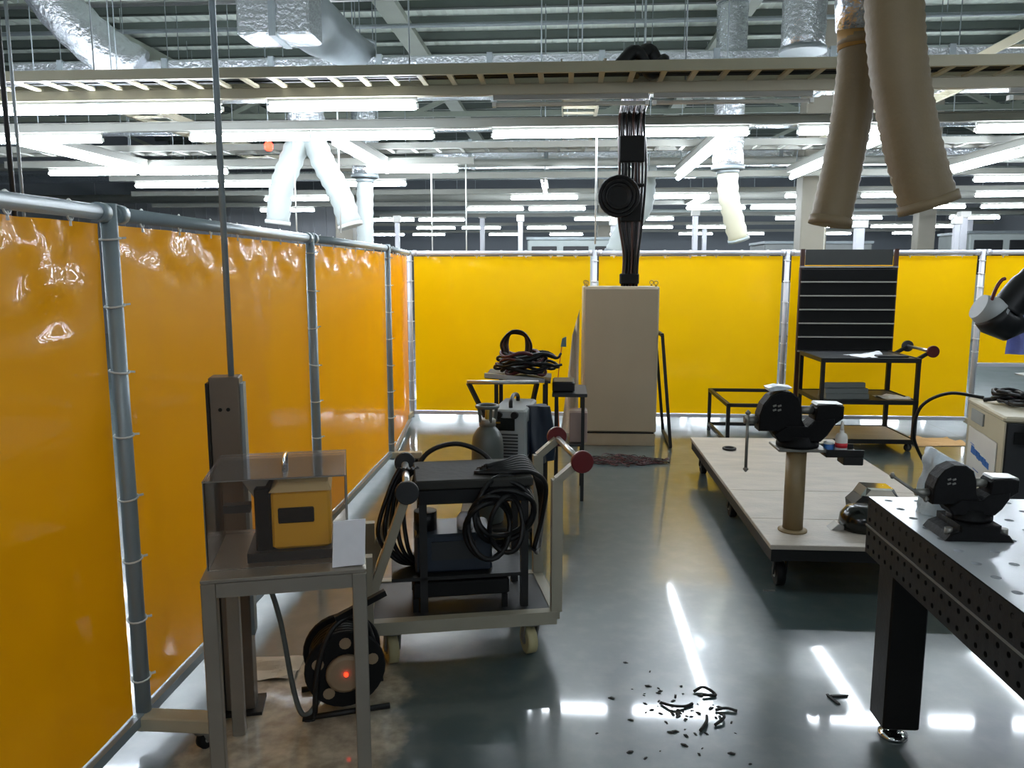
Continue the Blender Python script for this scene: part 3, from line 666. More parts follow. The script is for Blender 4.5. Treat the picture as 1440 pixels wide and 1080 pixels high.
# ------------------------------------------------------------------ low platform with vise on a pipe
pf = thing('low_platform', 'low wheeled work platform with dusty pale plate top', 'platform', (1.05, 3.93, 0))
for y0, y1 in ((0, .44), (.443, 1.02), (1.023, 2.62)):
    MB().cbox(0, 1.16, y0, y1, .245, .27, .003).build('top_plate', 'wood_plate', pf)
for x in (.04, .58, 1.12): MB().box(x-.03, x+.03, .02, 2.6, .175, .245).build('frame_bar', 'black_steel', pf)
for y in (.05, 1.3, 2.57): MB().box(.07, 1.09, y-.03, y+.03, .18, .244).build('frame_bar', 'black_steel', pf)
for x in (.09, 1.07):
    for y in (.12, 1.3, 2.45): caster(pf, x, y, .176, .065, 'rubber', PI/2, 'black_steel')
def vise(label, loc, rz, s_=1.0, hd=((0, .155), (0, -.115))):
    v = thing('bench_vise', label, 'vise', loc, rz)
    def pr(poly, y0, y1, nm, m='cast_black', b_=.006): return MB().prism([(a*s_, c*s_) for a, c in poly], y0*s_, y1*s_, b_*s_).build(nm, m, v)
    MB().lathe([(.095*s_, 0), (.095*s_, .018*s_), (.075*s_, .028*s_), (.07*s_, .05*s_)], n=24).build('swivel_base', 'cast_black', v)
    pr([(-.10, .03), (.09, .03), (.12, .06), (.15, .11), (.15, .14), (.06, .13), (.03, .10), (-.07, .10), (-.12, .06)], -.06, .06, 'body')
    pr([(.06, .125), (.065, .185), (.08, .2), (.15, .205), (.19, .195), (.19, .14), (.15, .11)], -.055, .055, 'anvil')
    pr([(.066, .2), (.19, .197), (.185, .206), (.075, .209)], -.045, .045, 'anvil_face', 'bare_steel', .002)
    pr([(-.19, .075), (-.19, .15), (-.175, .20), (-.145, .24), (-.10, .262), (-.05, .26), (-.015, .235), (.0, .19), (.005, .13), (.02, .10), (-.04, .075)], -.05, .05, 'movable_jaw')
    for q in (0, 1, 2, 3):
        pr([(-.13+.022*(q % 2), .17+.02*(q//2)), (-.115+.022*(q % 2), .175+.02*(q//2)), (-.118+.022*(q % 2), .183+.02*(q//2)), (-.133+.022*(q % 2), .178+.02*(q//2))], -.053, -.049, 'cast_mark', 'dull_steel', .0005)
    MB().cyl((.0, 0, .17*s_), (.065*s_, 0, .17*s_), .02*s_, 12).build('slide_bar', 'dull_steel', v)
    sc_ = MB().cyl((-.25*s_, 0, .12*s_), (-.185*s_, 0, .12*s_), .018*s_, 14).build('screw_head', 'dull_steel', v)
    ha, hb = [(-.235*s_+p[0]*s_, -.012*s_, p[1]*s_) for p in hd]
    h = MB(); h.cyl(ha, hb, .0075*s_, 10)
    for q in (ha, hb): h.lathe([(.004, -.014*s_), (.014*s_, 0), (.004, .014*s_)], q, 10)
    h.build('handle', 'dull_steel', v)
    for e in (-.08, .085): MB().cyl((e*s_, -.02, .0), (e*s_, -.02, .04*s_), .011*s_, 8).build('bolt', 'cast_black', v)
    return v
vp = thing('vise_stand', 'tan steel pipe post standing on the low platform', 'post', (1.225, 4.17, .27))
MB().lathe([(.075, 0), (.075, .008), (.056, .014)], n=24).build('base_plate', 'pipe_tan', vp)
MB().cyl((0, 0, .015), (0, 0, .45), .052, 24).build('pipe', 'pipe_tan', vp)
MB().cbox(-.12, .13, -.10, .10, .45, .465, .003).build('head_plate', 'dull_steel', vp)
MB().cbox(.12, .31, -.10, .06, .425, .44, .002).build('tray', 'black_steel', vp)
for q in ((.12, .31, -.10, -.094), (.12, .31, .054, .06)): MB().box(q[0], q[1], q[2], q[3], .44, .465).build('tray_rim', 'black_steel', vp)
MB().cbox(.21, .31, -.10, .0, .385, .424, .003).build('tray_block', 'black_steel', vp)
vise('black bench vise on top of the tan pipe post', (1.225, 4.17, .735), 0, 1.12)
wr = MB().prism([(-.06, 0), (.04, .012), (.055, .022), (-.02, .03), (-.07, .018)], -.05, .05, .004).build('plastic_wrap', 'plastic_bag'); wr.location = (1.12, 4.17, 1.028); tag(wr, 'pale plastic wrap on the jaw of the vise on the pipe', 'wrap')
bt = thing('spray_bottle', 'white plastic bottle with red label on the vise tray', 'bottle', (1.435, 4.12, .4401+.27))
MB().lathe([(.028, 0), (.03, .006), (.03, .085), (.024, .1), (.012, .106), (.012, .12)], n=18).build('body', 'bottle', bt)
MB().lathe([(.0305, .03), (.0305, .055)], n=18).build('label_band', 'label_red', bt)
MB().lathe([(.010, .12), (.009, .135), (.006, .165), (.004, .17)], n=12).build('nozzle', 'bottle', bt)
cn = thing('small_can', 'small blue can beside the white bottle on the vise tray', 'can', (1.375, 4.13, .4401+.27))
MB().lathe([(.024, 0), (.026, .004), (.026, .045)], n=16).build('body', 'blue', cn); MB().lathe([(.0255, .0452), (.024, .056), (.008, .06)], n=16).build('lid', 'tie', cn)
# tools lying on the platform
g1 = thing('metal_cover', 'shiny steel topped rounded tool lying behind corner of the black welding table', 'tool', (1.80, 4.55, .27))
MB().prism([(-.14, 0), (.12, 0), (.15, .05), (.11, .10), (-.10, .11), (-.15, .06)], -.09, .09, .02).build('housing', 'black_paint', g1)
MB().prism([(-.11, .108), (.10, .10), (.07, .15), (-.08, .155)], -.08, .08, .02).build('steel_top', 'chrome', g1)
g2 = thing('black_helmet', 'glossy black rounded casing lying on the platform front edge', 'tool', (1.60, 4.22, .27))
MB().lathe([(.10, 0), (.115, .03), (.11, .08), (.08, .12), (.03, .135)], n=22).build('shell', 'display', g2)
MB().prism([(-.17, 0), (-.1, 0), (-.1, .03), (-.13, .035)], -.04, .04, .004).build('foot', 'bare_steel', g2)
sk = thing('socket_piece', 'small dark ring lying on the far corner of the platform', 'ring', (1.28, 6.1, .2701))
MB().tube([(.045*math.cos(a), .045*math.sin(a), .010) for a in [2*PI*k/16 for k in range(16)]], .010, 8, closed=True).build('ring', 'black_steel', sk)

# ------------------------------------------------------------------ black perforated welding table
wt_ = thing('welding_table', 'black perforated welding table with square leg at the right', 'table', (1.087, 2.815, 0))
TZ = .85
def hole_plate(nu, nv, pitch, r, f, th, m, name, parent, u0=0, v0=0):
    b = MB(); K = 16
    for i in range(nu):
        for j in range(nv):
            cu, cv = u0+(i+.5)*pitch, v0+(j+.5)*pitch; V = []
            for k in range(K):
                a = 2*PI*k/K; ca, sa = math.cos(a), math.sin(a); q = (pitch/2)/max(abs(ca), abs(sa))
                V.append(f(cu+ca*q, cv+sa*q, 0))
            for k in range(K): a = 2*PI*k/K; V.append(f(cu+r*math.cos(a), cv+r*math.sin(a), 0))
            for k in range(K): a = 2*PI*k/K; V.append(f(cu+r*math.cos(a), cv+r*math.sin(a), th))
            F = []
            for k in range(K):
                k2 = (k+1) % K; F.append((k, k2, K+k2, K+k)); F.append((K+k, K+k2, 2*K+k2, 2*K+k))
            b.add(V, F)
    return b.build(name, m, parent)
NX, NY = 12, 14
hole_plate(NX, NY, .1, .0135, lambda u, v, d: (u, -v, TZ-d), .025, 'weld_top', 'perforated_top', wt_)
core = MB().box(.002, NX*.1-.002, -NY*.1+.002, -.002, TZ-.06, TZ-.0255).build('top_core', 'dark_gap', wt_)
def flange(nm, f, n):
    o = hole_plate(n*2, 4, .05, .0085, f, .02, 'weld_side', nm, wt_); return o
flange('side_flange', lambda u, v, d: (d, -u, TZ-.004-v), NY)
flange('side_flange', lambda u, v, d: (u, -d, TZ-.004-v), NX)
MB().box(-.004, .002, -NY*.1, 0, TZ-.106, TZ-.100).build('flange_ridge', 'dull_steel', wt_)
MB().box(.021, .03, -NY*.1+.02, -.021, TZ-.203, TZ-.03).build('flange_back', 'dark_gap', wt_)
MB().box(.03, NX*.1-.02, -.03, -.021, TZ-.203, TZ-.03).build('flange_back', 'dark_gap', wt_)
for x in (.035, NX*.1-.17):
    for y in (-.17, -NY*.1+.04):
        lg = MB().cbox(x, x+.125, y, y+.125, .055, TZ-.204, .006).build('leg', 'weld_side', wt_)
        ft = MB(); ft.lathe([(.05, 0), (.05, .012), (.03, .02), (.018, .022), (.018, .056)], (x+.062, y+.062, 0), 20); ft.build('levelling_foot', 'chrome', lg)
rs = thing('vise_riser', 'squat black riser block under the vise on the welding table', 'block', (1.235, 2.42, TZ+.0005))
MB().prism([(-.10, 0), (.10, 0), (.085, .02), (.06, .03), (.06, .05), (-.06, .05), (-.06, .03), (-.085, .02)], -.08, .08, .006).build('block', 'cast_black', rs)
for e in (-.08, .08): MB().cyl((e, -.05, .015), (e, -.05, .035), .012, 8).build('bolt', 'dull_steel', rs)
v2 = vise('black bench vise raised on the perforated welding table', (1.235, 2.42, TZ+.051), 0, .65, ((-.13, .20), (.03, .09)))
bg = thing('plastic_bag', 'crumpled clear plastic bag behind the vise on the welding table', 'bag', (1.265, 2.63, TZ+.0005))
def bagf(u, v):
    a = 2*PI*u; r_ = .062*(1-.2*v)*(1+.55*noise.noise(Vector((math.cos(a)*1.9, math.sin(a)*1.9, v*3)))); z = .19*v*(1-.18*math.cos(a))
    return (r_*math.cos(a)*1.3, r_*math.sin(a)*.8, z+.006*noise.noise(Vector((u*20, v*9, 2)))*v)
bb = MB().grid(bagf, 24, 14); bb.add([bagf(k/24, 1) for k in range(24)], [tuple(range(24))]); bb.build('film', 'plastic_bag', bg)

# ------------------------------------------------------------------ welding power source at the right, with cables
wm = thing('welding_machine', 'large grey welding machine with pale labelled side at the right', 'machine', (2.885, 5.3, 0), math.radians(-11.5))
MB().cbox(.012, .60, .0, .80, .06, .66, .01).build('housing', 'machine_dark', wm)
MB().cbox(.0, .012, .0, .82, .06, .66, .004).build('side_panel', 'foot_beige', wm)
MB().cbox(-.01, .61, -.01, .83, .66, .70, .012).build('lid', 'foot_beige', wm)
sp = MB().cbox(-.008, .0, .10, .74, .16, .50, .003).build('label_panel', 'bottle', wm)
for i, (y, z, w_, h) in enumerate(((.60, .345, .078, .062), (.53, .338, .07, .05), (.46, .33, .072, .058), (.39, .325, .07, .044), (.32, .318, .074, .056), (.25, .31, .07, .048), (.62, .385, .10, .008), (.50, .215, .14, .008))):
    MB().prism([(0, 0)]*0 or [(-w_/2, -h/2), (w_/2, -h/2+.006), (w_/2-.006, h/2), (-w_/2+.006, h/2-.004)], 0, .003, .0005).build('blue_lettering', 'blue', sp).matrix_local = Matrix.Translation((-.0085, y, z)) @ Matrix.Rotation(PI/2, 4, 'Z') @ Matrix.Rotation(0, 4, 'X')
MB().cbox(-.012, .0, .42, .70, .55, .64, .003).build('meter_panel', 'machine_grey', wm)
MB().box(.06, .56, -.012, -.004, .52, .60).build('front_recess', 'rubber', wm)
for i in range(6): MB().box(.33, .55, -.006, .001, .16+i*.04, .175+i*.04).build('louvre', 'black_paint', wm)
for x in (.06, .54):
    for y in (.08, .74): caster(wm, x, y, .062, .028, 'rubber', .2)
def loopcable(label, pts, r=.012, m='cable', name='power_cable', n=8, group=None):
    o = MB().tube(smoothpath(pts, n), r, 7).build(name, m); return tag(o, label, 'cable', group)
loopcable('thick black cable looping down the dark face of the welding machine', [(3.50, 5.30, .72), (3.3, 5.28, .72), (3.08, 5.24, .73), (2.98, 5.20, .62), (3.04, 5.19, .45), (3.25, 5.15, .36), (3.55, 5.08, .37)], .016)
loopcable('black cable hooping off the far end of the welding machine', [(3.1, 6.0, .715), (2.92, 6.16, .72), (2.76, 6.24, .6), (2.74, 6.28, .36), (2.84, 6.3, .15), (2.95, 6.3, .012), (3.2, 6.4, .012)], .013)
loopcable('black cable bundle heaped on the lid of welding machine', [(3.05, 5.9, .715), (3.2, 5.75, .76), (3.32, 5.6, .80), (3.42, 5.75, .74), (3.25, 5.85, .72), (3.1, 5.6, .735), (3.3, 5.4, .75), (3.5, 5.5, .72)], .016)
loopcable('reddish cable lying across the lid of welding machine', [(3.1, 5.45, .712), (3.25, 5.5, .73), (3.4, 5.62, .79), (3.5, 5.55, .74), (3.52, 5.4, .71)], .012, 'red_wire')
wh = thing('cable_heap', 'tangled heap of dark cables on far end of welding machine lid', 'cable', (3.16, 5.78, .70))
for k in range(7):
    rr = random.Random(400+k); ra, rb = rr.uniform(.06, .13), rr.uniform(.07, .15)
    MB().tube([(rr.uniform(-.01, .01)+.02*math.sin(k)+ra*math.cos(a), -.05*math.cos(k)+rb*math.sin(a), .016+.012*k+.02*abs(math.sin(1.5*a+k))) for a in [2*PI*q/22 for q in range(22)]], .011, 6, closed=True).build('cable_loop', 'cable' if k != 3 else 'red_wire', wh)
tf = thing('wire_feeder', 'grey tilted feeder box with dark reel on top of welding machine', 'machine', (3.42, 5.78, .70))
MB().prism([(-.10, 0), (.22, 0), (.22, .22), (.05, .22), (-.02, .14)], -.1, .12, .008).build('case', 'machine_grey', tf)
MB().lathe([(.1, -.02), (.1, .02)], (.13, -.125, .1), 22, 'y').build('reel_cover', 'rubber', tf)
MB().prism([(-.16, .20), (.24, .24), (.24, .25), (-.16, .21)], -.14, .14, .002).build('lid_plate', 'galv', tf)
# fume arm and cloth
fa = thing('fume_arm', 'black flexible fume extraction arm with grey hood at the right edge', 'extraction arm', (2.75, 4.6, 1.75))
MB().tube(smoothpath([(.35, .0, .35), (.05, 0, .08), (-.20, 0, -.19), (-.30, 0, -.33)], 10), [.075]*10+[.078]*10+[.085]*10+[.095], 22).build('hose', 'black_paint', fa)
MB().tube([(-.235, .0, -.37), (-.29, 0, -.395), (-.35, 0, -.365), (-.375, 0, -.335)], [.085, .098, .102, .098], 24).build('elbow', 'black_paint', fa)
MB().tube([(-.345, -.0, -.355), (-.395, 0, -.325), (-.445, -.0, -.30)], [.10, .09, .072], 24).build('hood', 'machine_grey', fa)
MB().tube(smoothpath([(-.405, -.05, -.27), (-.39, -.06, -.20), (-.365, -.06, -.155), (-.345, -.06, -.145)], 5), .010, 8).build('grip', 'red', fa)
MB().cyl((.35, 0, .35), (.85, .1, .95), .075, 22).build('upper_tube', 'black_paint', fa)
MB().cyl((.85, .1, .95), (.85, .1, CEIL-1.75), .075, 22).build('riser', 'black_paint', fa)
bc = thing('hanging_cloth', 'blue and white cloth hanging at the right picture edge below fume arm', 'cloth', (2.72, 5.0, 1.30))
MB().grid(lambda u, v: (-.03+.26*u, .02*math.sin(u*14)+.01*math.sin(v*8), .24-.40*v), 24, 10).build('cloth', 'blue_cloth', bc)
MB().cyl((-.02, .0, .245), (.3, 0, .245), .008, 8).build('hanger', 'galv', bc); MB().cyl((.28, 0, .24), (.28, 0, CEIL-1.3), .006, 6).build('hanger_rod', 'galv', bc)

# ------------------------------------------------------------------ steel table with clear cover (left front)
TA = math.radians(15.5)
tb2 = thing('steel_table', 'small bare steel tube table under the clear cover', 'table', (-1.06, 2.135, 0), TA)
W_, D_, HZ = .48, .46, .75
for x in (.022, W_-.022):
    for y in (.022, D_-.022): MB().cbox(x-.022, x+.022, y-.022, y+.022, 0, HZ-.012, .003).build('leg', 'stain_steel', tb2)
for a, b_ in (((.044, .022), (W_-.044, .022)), ((.044, D_-.022), (W_-.044, D_-.022)), ((.022, .044), (.022, D_-.044)), ((W_-.022, .044), (W_-.022, D_-.044))):
    MB().bar((a[0], a[1], HZ-.034), (b_[0], b_[1], HZ-.034), .044).build('apron_tube', 'stain_steel', tb2)
MB().cbox(.0, W_, .0, D_, HZ-.0115, HZ, .002).build('top_sheet', 'stain_steel', tb2)
cv = thing('clear_cover', 'clear smoky acrylic box cover with steel handle on the table', 'cover', (-1.06, 2.135, HZ+.0005), TA)
cx0, cx1, cy0, cy1, ch, th = .01, .425, .075, .425, .275, .004
MB().box(cx0, cx1, cy0, cy0+th, 0, ch).build('pane', 'acrylic', cv); MB().box(cx0, cx1, cy1-th, cy1, 0, ch).build('pane', 'acrylic', cv)
MB().box(cx0, cx0+th, cy0+th, cy1-th, 0, ch).build('pane', 'acrylic', cv); MB().box(cx1-th, cx1, cy0+th, cy1-th, 0, ch).build('pane', 'acrylic', cv)
MB().box(cx0-.002, cx1+.002, cy0-.002, cy1+.002, ch, ch+th).build('lid_pane', 'acrylic_lid', cv)
ed = MB()
for a, b_ in (((cx0, cy0), (cx1, cy0)), ((cx0, cy1), (cx1, cy1)), ((cx0, cy0), (cx0, cy1)), ((cx1, cy0), (cx1, cy1))): ed.bar((a[0], a[1], ch), (b_[0], b_[1], ch), .003)
for x in (cx0, cx1):
    for y in (cy0, cy1): ed.bar((x, y, 0), (x, y, ch), .003)
ed.build('edge_strips', 'dull_steel', cv)
hd = MB(); hx = .235
hd.tube(smoothpath([(hx, cy0+.10, ch+.004), (hx, cy0+.102, ch+.03), (hx, cy0+.12, ch+.036), (hx, cy0+.19, ch+.036), (hx, cy0+.208, ch+.03), (hx, cy0+.21, ch+.004)], 4), .006, 8)
hd.build('handle', 'chrome', cv)
ym = thing('bench_machine', 'yellow and black bench machine inside the clear cover', 'machine', (-1.06, 2.135, HZ+.0006), TA)
MB().cbox(.195, .375, .14, .34, .03, .215, .008).build('yellow_case', 'yellow_machine', ym)
MB().prism([(.19, .216), (.38, .216), (.37, .245), (.22, .25)], .13, .35, .005).build('cream_top', 'cream', ym)
MB().cbox(.215, .325, .134, .142, .115, .165, .004).build('dark_window', 'rubber', ym)
MB().cbox(.145, .193, .14, .34, .012, .23, .006).build('black_block', 'rubber', ym)
MB().box(.12, .40, .12, .37, 0, .03).build('base', 'machine_dark', ym)
MB().prism([(.10, .262), (.20, .266), (.15, .18)], .17, .30, .004).build('grey_chute', 'machine_grey', ym)
MB().cyl((.245, .2, .25), (.245, .2, .268), .012, 12).build('knob', 'rubber', ym)
MB().box(.05, .13, .16, .2, .15, .175).build('side_arm', 'machine_dark', ym)
pl = thing('metal_plate', 'mottled white plate standing upright at right front corner of the table', 'plate', (-1.06, 2.135, HZ+.0005), TA)
MB().prism([(.378, .0), (.476, .004), (.482, .148), (.386, .146)], .028, .034, .001).build('plate', 'paper', pl)
MB().box(.38, .47, .034, .068, 0, .006).build('foot', 'paper', pl)
# steel column and its cable
sc2 = thing('steel_column', 'short brown-grey square steel column with thin pole behind the table', 'column', (-1.215, 2.73, 0), math.radians(14))
MB().cbox(-.052, .052, -.045, .045, .012, 1.275, .004).build('shaft', 'column_brown', sc2)
MB().box(-.062, -.052, -.05, .05, .012, 1.255).build('side_channel', 'black_steel', sc2)
MB().box(.052, .064, -.03, .03, .3, 1.25).build('conduit', 'galv', sc2)
MB().box(.053, .082, -.03, .01, .49, .64).build('switch_box', 'black_steel', sc2)
for e in (-.015, .012): MB().cyl((e, -.046, 1.16), (e, -.049, 1.16), .007, 8).build('bolt_hole', 'rubber', sc2)
MB().box(-.08, .08, -.07, .07, 0, .012).build('base_plate', 'black_steel', sc2)
MB().cyl((.02, 0, 1.275), (.02, 0, CEIL-.02), .011, 10).build('pole', 'post_grey', sc2)
loopcable('grey cable drooping from the steel column to the cable reel', [(-1.14, 2.72, .56), (-1.09, 2.71, .52), (-1.04, 2.70, .36), (-1.0, 2.68, .14), (-.965, 2.66, .035), (-.93, 2.66, .03), (-.895, 2.70, .08)], .010, 'cylinder')
# cable reel
cr = thing('cable_reel', 'black cable reel with tan hub standing on floor behind the table', 'cable reel', (-.83, 2.78, 0), math.radians(20))
MB().lathe([(.145, -.012), (.15, 0), (.145, .012)], (0, -.06, .175), 30, 'y').build('flange', 'rubber', cr)
MB().lathe([(.145, -.012), (.15, 0), (.145, .012)], (0, .10, .175), 30, 'y').build('flange', 'rubber', cr)
cw = MB()
for k in range(6): cw.tube([(.118*math.cos(a), -.035+.022*k, .175+.118*math.sin(a)) for a in [2*PI*q/22 for q in range(22)]], .012, 6, closed=True)
cw.build('wound_cable', 'cable', cr)
MB().lathe([(.06, -.02), (.072, -.012), (.074, 0)], (0, -.074, .165), 26, 'y').build('hub', 'reel_tan', cr)
for k in range(5):
    a = 2*PI*k/5+.3; MB().cyl((.105*math.cos(a), -.075, .175+.105*math.sin(a)), (.105*math.cos(a), -.0725, .175+.105*math.sin(a)), .022, 12).build('socket_cover', 'reel_tan', cr)
MB().lathe([(.008, -.006), (.008, 0)], (.0, -.096, .17), 10, 'y').build('pilot_light', 'red_led', cr)
st = MB(); st.tube(smoothpath([(-.16, -.08, .012), (-.12, -.08, .012), (-.1, -.08, .2), (-.04, -.06, .34), (.06, -.02, .36), (.12, .05, .2), (.14, .12, .012)], 6), .011, 8); st.tube([(-.16, .13, .012), (.16, .13, .012)], .011, 8); st.tube([(-.16, -.08, .012), (.16, -.08, .012)], .011, 8)
st.build('stand', 'black_steel', cr)
MB().bar((-.03, -.05, .37), (.16, -.02, .44), .022).build('carry_handle', 'rubber', cr)
sheet('white_sheet', 'crumpled white sheet on the floor behind the steel column', 'sheet', 'paper_warm', (-1.26, 3.02, .001), .33, .20, .1, .02)

# ------------------------------------------------------------------ front beige trolley with handles
CA = math.radians(12.5)
ct = thing('pipe_trolley', 'beige tube trolley with roller handles in the middle foreground', 'trolley', (-.80, 3.03, 0), CA)
LX, LY = .79, .44
for y in (0, LY): MB().bar((0, y, .19), (LX, y, .19), .045, .055).build('base_rail', 'cart_beige', ct)
for x in (0, LX): MB().bar((x, .025, .19), (x, LY-.025, .19), .045, .055).build('base_rail', 'cart_beige', ct)
MB().box(.02, LX-.02, .02, LY-.02, .205, .213).build('deck', 'machine_dark', ct)
for y in (0, LY):
    MB().bar((LX, y, .215), (LX, y, .79), .045, .04).build('upright', 'cart_beige', ct)
    MB().bar((LX, y, .785), (LX+.09, y, .86), .04, .03).build('handle_arm', 'cart_beige', ct)
    disc(ct, (LX+.098, y+(.034 if y else -.034), .868), .047, 'red', (0, 1, 0))
    MB().bar((.0, y, .215), (.0, y, .50), .05, .045).build('upright', 'cart_beige', ct)
    MB().bar((-.015, y, .24), (.165, y+.01, .74), .045, .035).build('handle_arm', 'cart_beige', ct)
    disc(ct, (.17, y+.01+(.034 if y else -.034), .765), .048, 'machine_dark', (0, 1, 0))
MB().cyl((LX+.095, .012, .865), (LX+.095, LY-.012, .865), .015, 12).build('roller_bar', 'bare_steel', ct)
MB().cyl((.17, .022, .765), (.17, LY-.002, .765), .017, 12).build('roller_bar', 'bare_steel', ct)
for x in (.10, LX-.10):
    for y in (.04, LY-.04): caster(ct, x, y, .163, .062, 'wheel_cream', PI/2+.2)
# black equipment stand on that trolley
es = thing('equipment_stand', 'black steel stand with flat dark top on the beige trolley', 'stand', (-.80, 3.03, .2135), CA)
for x in (.235, .665):
    for y in (.08, .36): MB().box(x-.016, x+.016, y-.016, y+.016, 0, .535).build('leg', 'black_steel', es)
MB().cbox(.205, .70, .05, .40, .535, .575, .006).build('top_slab', 'slab_dark', es)
MB().cbox(.215, .69, .06, .38, .47, .534, .004).build('top_tray', 'black_paint', es)
MB().box(.10, .68, .064, .376, .14, .155).build('shelf', 'black_steel', es)
pn = thing('pump_unit', 'dark navy pump unit on the shelf of the black stand', 'machine', (-.80, 3.03, .2135+.1555), CA)
MB().cbox(.20, .53, .10, .33, 0, .17, .01).build('case', 'navy', pn)
MB().box(.27, .46, .094, .101, .06, .14).build('front_plate', 'machine_dark', pn)
MB().cyl((.25, .2, .17), (.25, .2, .25), .05, 16).build('motor', 'black_paint', pn)
MB().lathe([(.035, 0), (.035, .05), (.02, .07)], (.42, .18, .17), 14).build('filler_cap', 'paper', pn)
lw = thing('low_bench', 'low black box on short legs under the pump shelf', 'box', (-.80, 3.03, .2135), CA)
MB().cbox(.19, .60, .07, .34, .06, .125, .006).build('body', 'rubber', lw)
for x in (.20, .58):
    for y in (.08, .32): MB().box(x-.012, x+.012, y-.012, y+.012, 0, .06).build('leg', 'rubber', lw)
# welding hoses piled at the right end of the trolley
ch_ = thing('hose_coil', 'heap of black welding hoses hanging over right end of the stand', 'hose', (-.80, 3.03, 0), CA)
for k in range(6):
    rr = random.Random(30+k); c0 = (.57+.07*rr.uniform(-1, 1), .0+.012*k, .63+.06*rr.uniform(-1, 1)); ra = .07+.07*rr.random(); rb = .08+.06*rr.random()
    P = [(c0[0]+ra*math.cos(a), -.005+c0[1]+.03*math.sin(a*2+k)+.02*math.cos(a), c0[2]+rb*math.sin(a)) for a in [2*PI*q/26 for q in range(26)]]
    MB().tube(P, .011, 7, closed=True).build('hose_loop', 'cable', ch_)
for k in range(7):
    rr = random.Random(60+k); zz = .792+.005*k
    P = [(.46+.04*k*.2, .15+.02*rr.uniform(-1, 1), zz), (.58, .10+.03*k*.3, zz+.008), (.70, .12+.02*k, zz), (.78, .20+.02*k, zz-.08-.02*k), (.77, .22+.015*k, .56-.03*k), (.73, .2, .42)]
    MB().tube(smoothpath(P, 6), .012, 7).build('hose_strand', 'cable', ch_)
wl_ = loopcable('black cable arching behind the left handle of beige trolley', [(-.72, 3.55, .6), (-.66, 3.6, .78), (-.52, 3.62, .84), (-.38, 3.6, .80), (-.3, 3.58, .70)], .012)
for i in range(5):
    loopcable('black cable strand draped down the left end of the black stand', [(-.72+.02*i, 3.34, .79), (-.76+.012*i, 3.30+.02*i, .70), (-.80+.03*i, 3.24, .52), (-.72+.02*i, 3.25, .40), (-.62+.02*i, 3.3, .37)], .010, group='draped strands on the black stand')

# ------------------------------------------------------------------ second trolley: gas cylinder, welder, cable heap
c2 = thing('welder_trolley', 'dark low trolley carrying gas cylinder and grey welder', 'trolley', (-.62, 4.42, 0), math.radians(4))
MB().cbox(0, .50, 0, 1.0, .13, .155, .004).build('deck', 'black_steel', c2)
for x in (.05, .45):
    for y in (.1, .9): caster(c2, x, y, .13, .055, 'rubber', PI/2)
for x in (.16, .48): MB().bar((x, .36, .155), (x, .36, .46), .03).build('riser', 'black_steel', c2)
for x in (.16, .48): MB().bar((x, .86, .155), (x, .86, .46), .03).build('riser', 'black_steel', c2)
MB().box(.10, .50, .33, .9, .46, .475).build('welder_shelf', 'black_steel', c2)
for x in (.03, .49):
    MB().bar((x*.6+.14, .9, .155), (x*.6+.14, .9, .62), .026).build('back_post', 'black_steel', c2)
    MB().bar((x*.6+.14, .9, .61), (x, .80, .90), .026).build('back_post', 'black_steel', c2)
MB().cyl((.02, .8, .905), (.50, .8, .905), .014, 12).build('push_bar', 'bare_steel', c2)
gc = thing('gas_cylinder', 'dark grey gas cylinder with open collar in front of the grey welder', 'gas cylinder', (-.455, 4.57, .1555))
MB().lathe([(.088, 0), (.096, .012), (.096, .46), (.088, .52), (.065, .56), (.045, .58), (.042, .60)], n=28).build('shell', 'cylinder', gc)
MB().lathe([(.05, .585), (.05, .62), (.044, .625)], n=20).build('neck_ring', 'dull_steel', gc)
for a in (.4, 1.5, 2.7, 3.8, 5.2): MB().bar((.048*math.cos(a), .048*math.sin(a), .61), (.058*math.cos(a), .058*math.sin(a), .70), .018, .006).build('collar_bar', 'cylinder', gc)
MB().tube([(.062*math.cos(a), .062*math.sin(a), .70) for a in [2*PI*k/18 for k in range(18)]], .011, 7, closed=True).build('collar_ring', 'cylinder', gc)
MB().cyl((0, 0, .60), (0, 0, .68), .014, 10).build('valve', 'brass', gc)
gw = thing('portable_welder', 'grey portable welder with louvred front and black display behind gas cylinder', 'machine', (-.455, 4.80, .476), math.radians(-6))
MB().cbox(0, .22, 0, .46, 0, .32, .012).build('case', 'machine_grey', gw)
MB().box(.221, .226, .05, .42, .03, .24).build('side_panel', 'navy', gw)
MB().cbox(.015, .15, -.008, .001, .19, .27, .003).build('display', 'display', gw)
MB().box(.03, .06, -.010, -.008, .235, .245).build('display_segment', 'brass', gw)
for i in range(8): MB().box(.015, .17, -.006, .001, .02+i*.02, .030+i*.02).build('louvre', 'machine_dark', gw)
MB().tube(smoothpath([(.11, .08, .32), (.11, .09, .36), (.11, .2, .385), (.11, .34, .36), (.11, .36, .32)], 5), .013, 8).build('handle', 'black_paint', gw)
for x in (.05, .15): MB().lathe([(.022, -.03), (.024, 0)], (x, -.001, .29), 12, 'y').build('knob', 'rubber', gw)
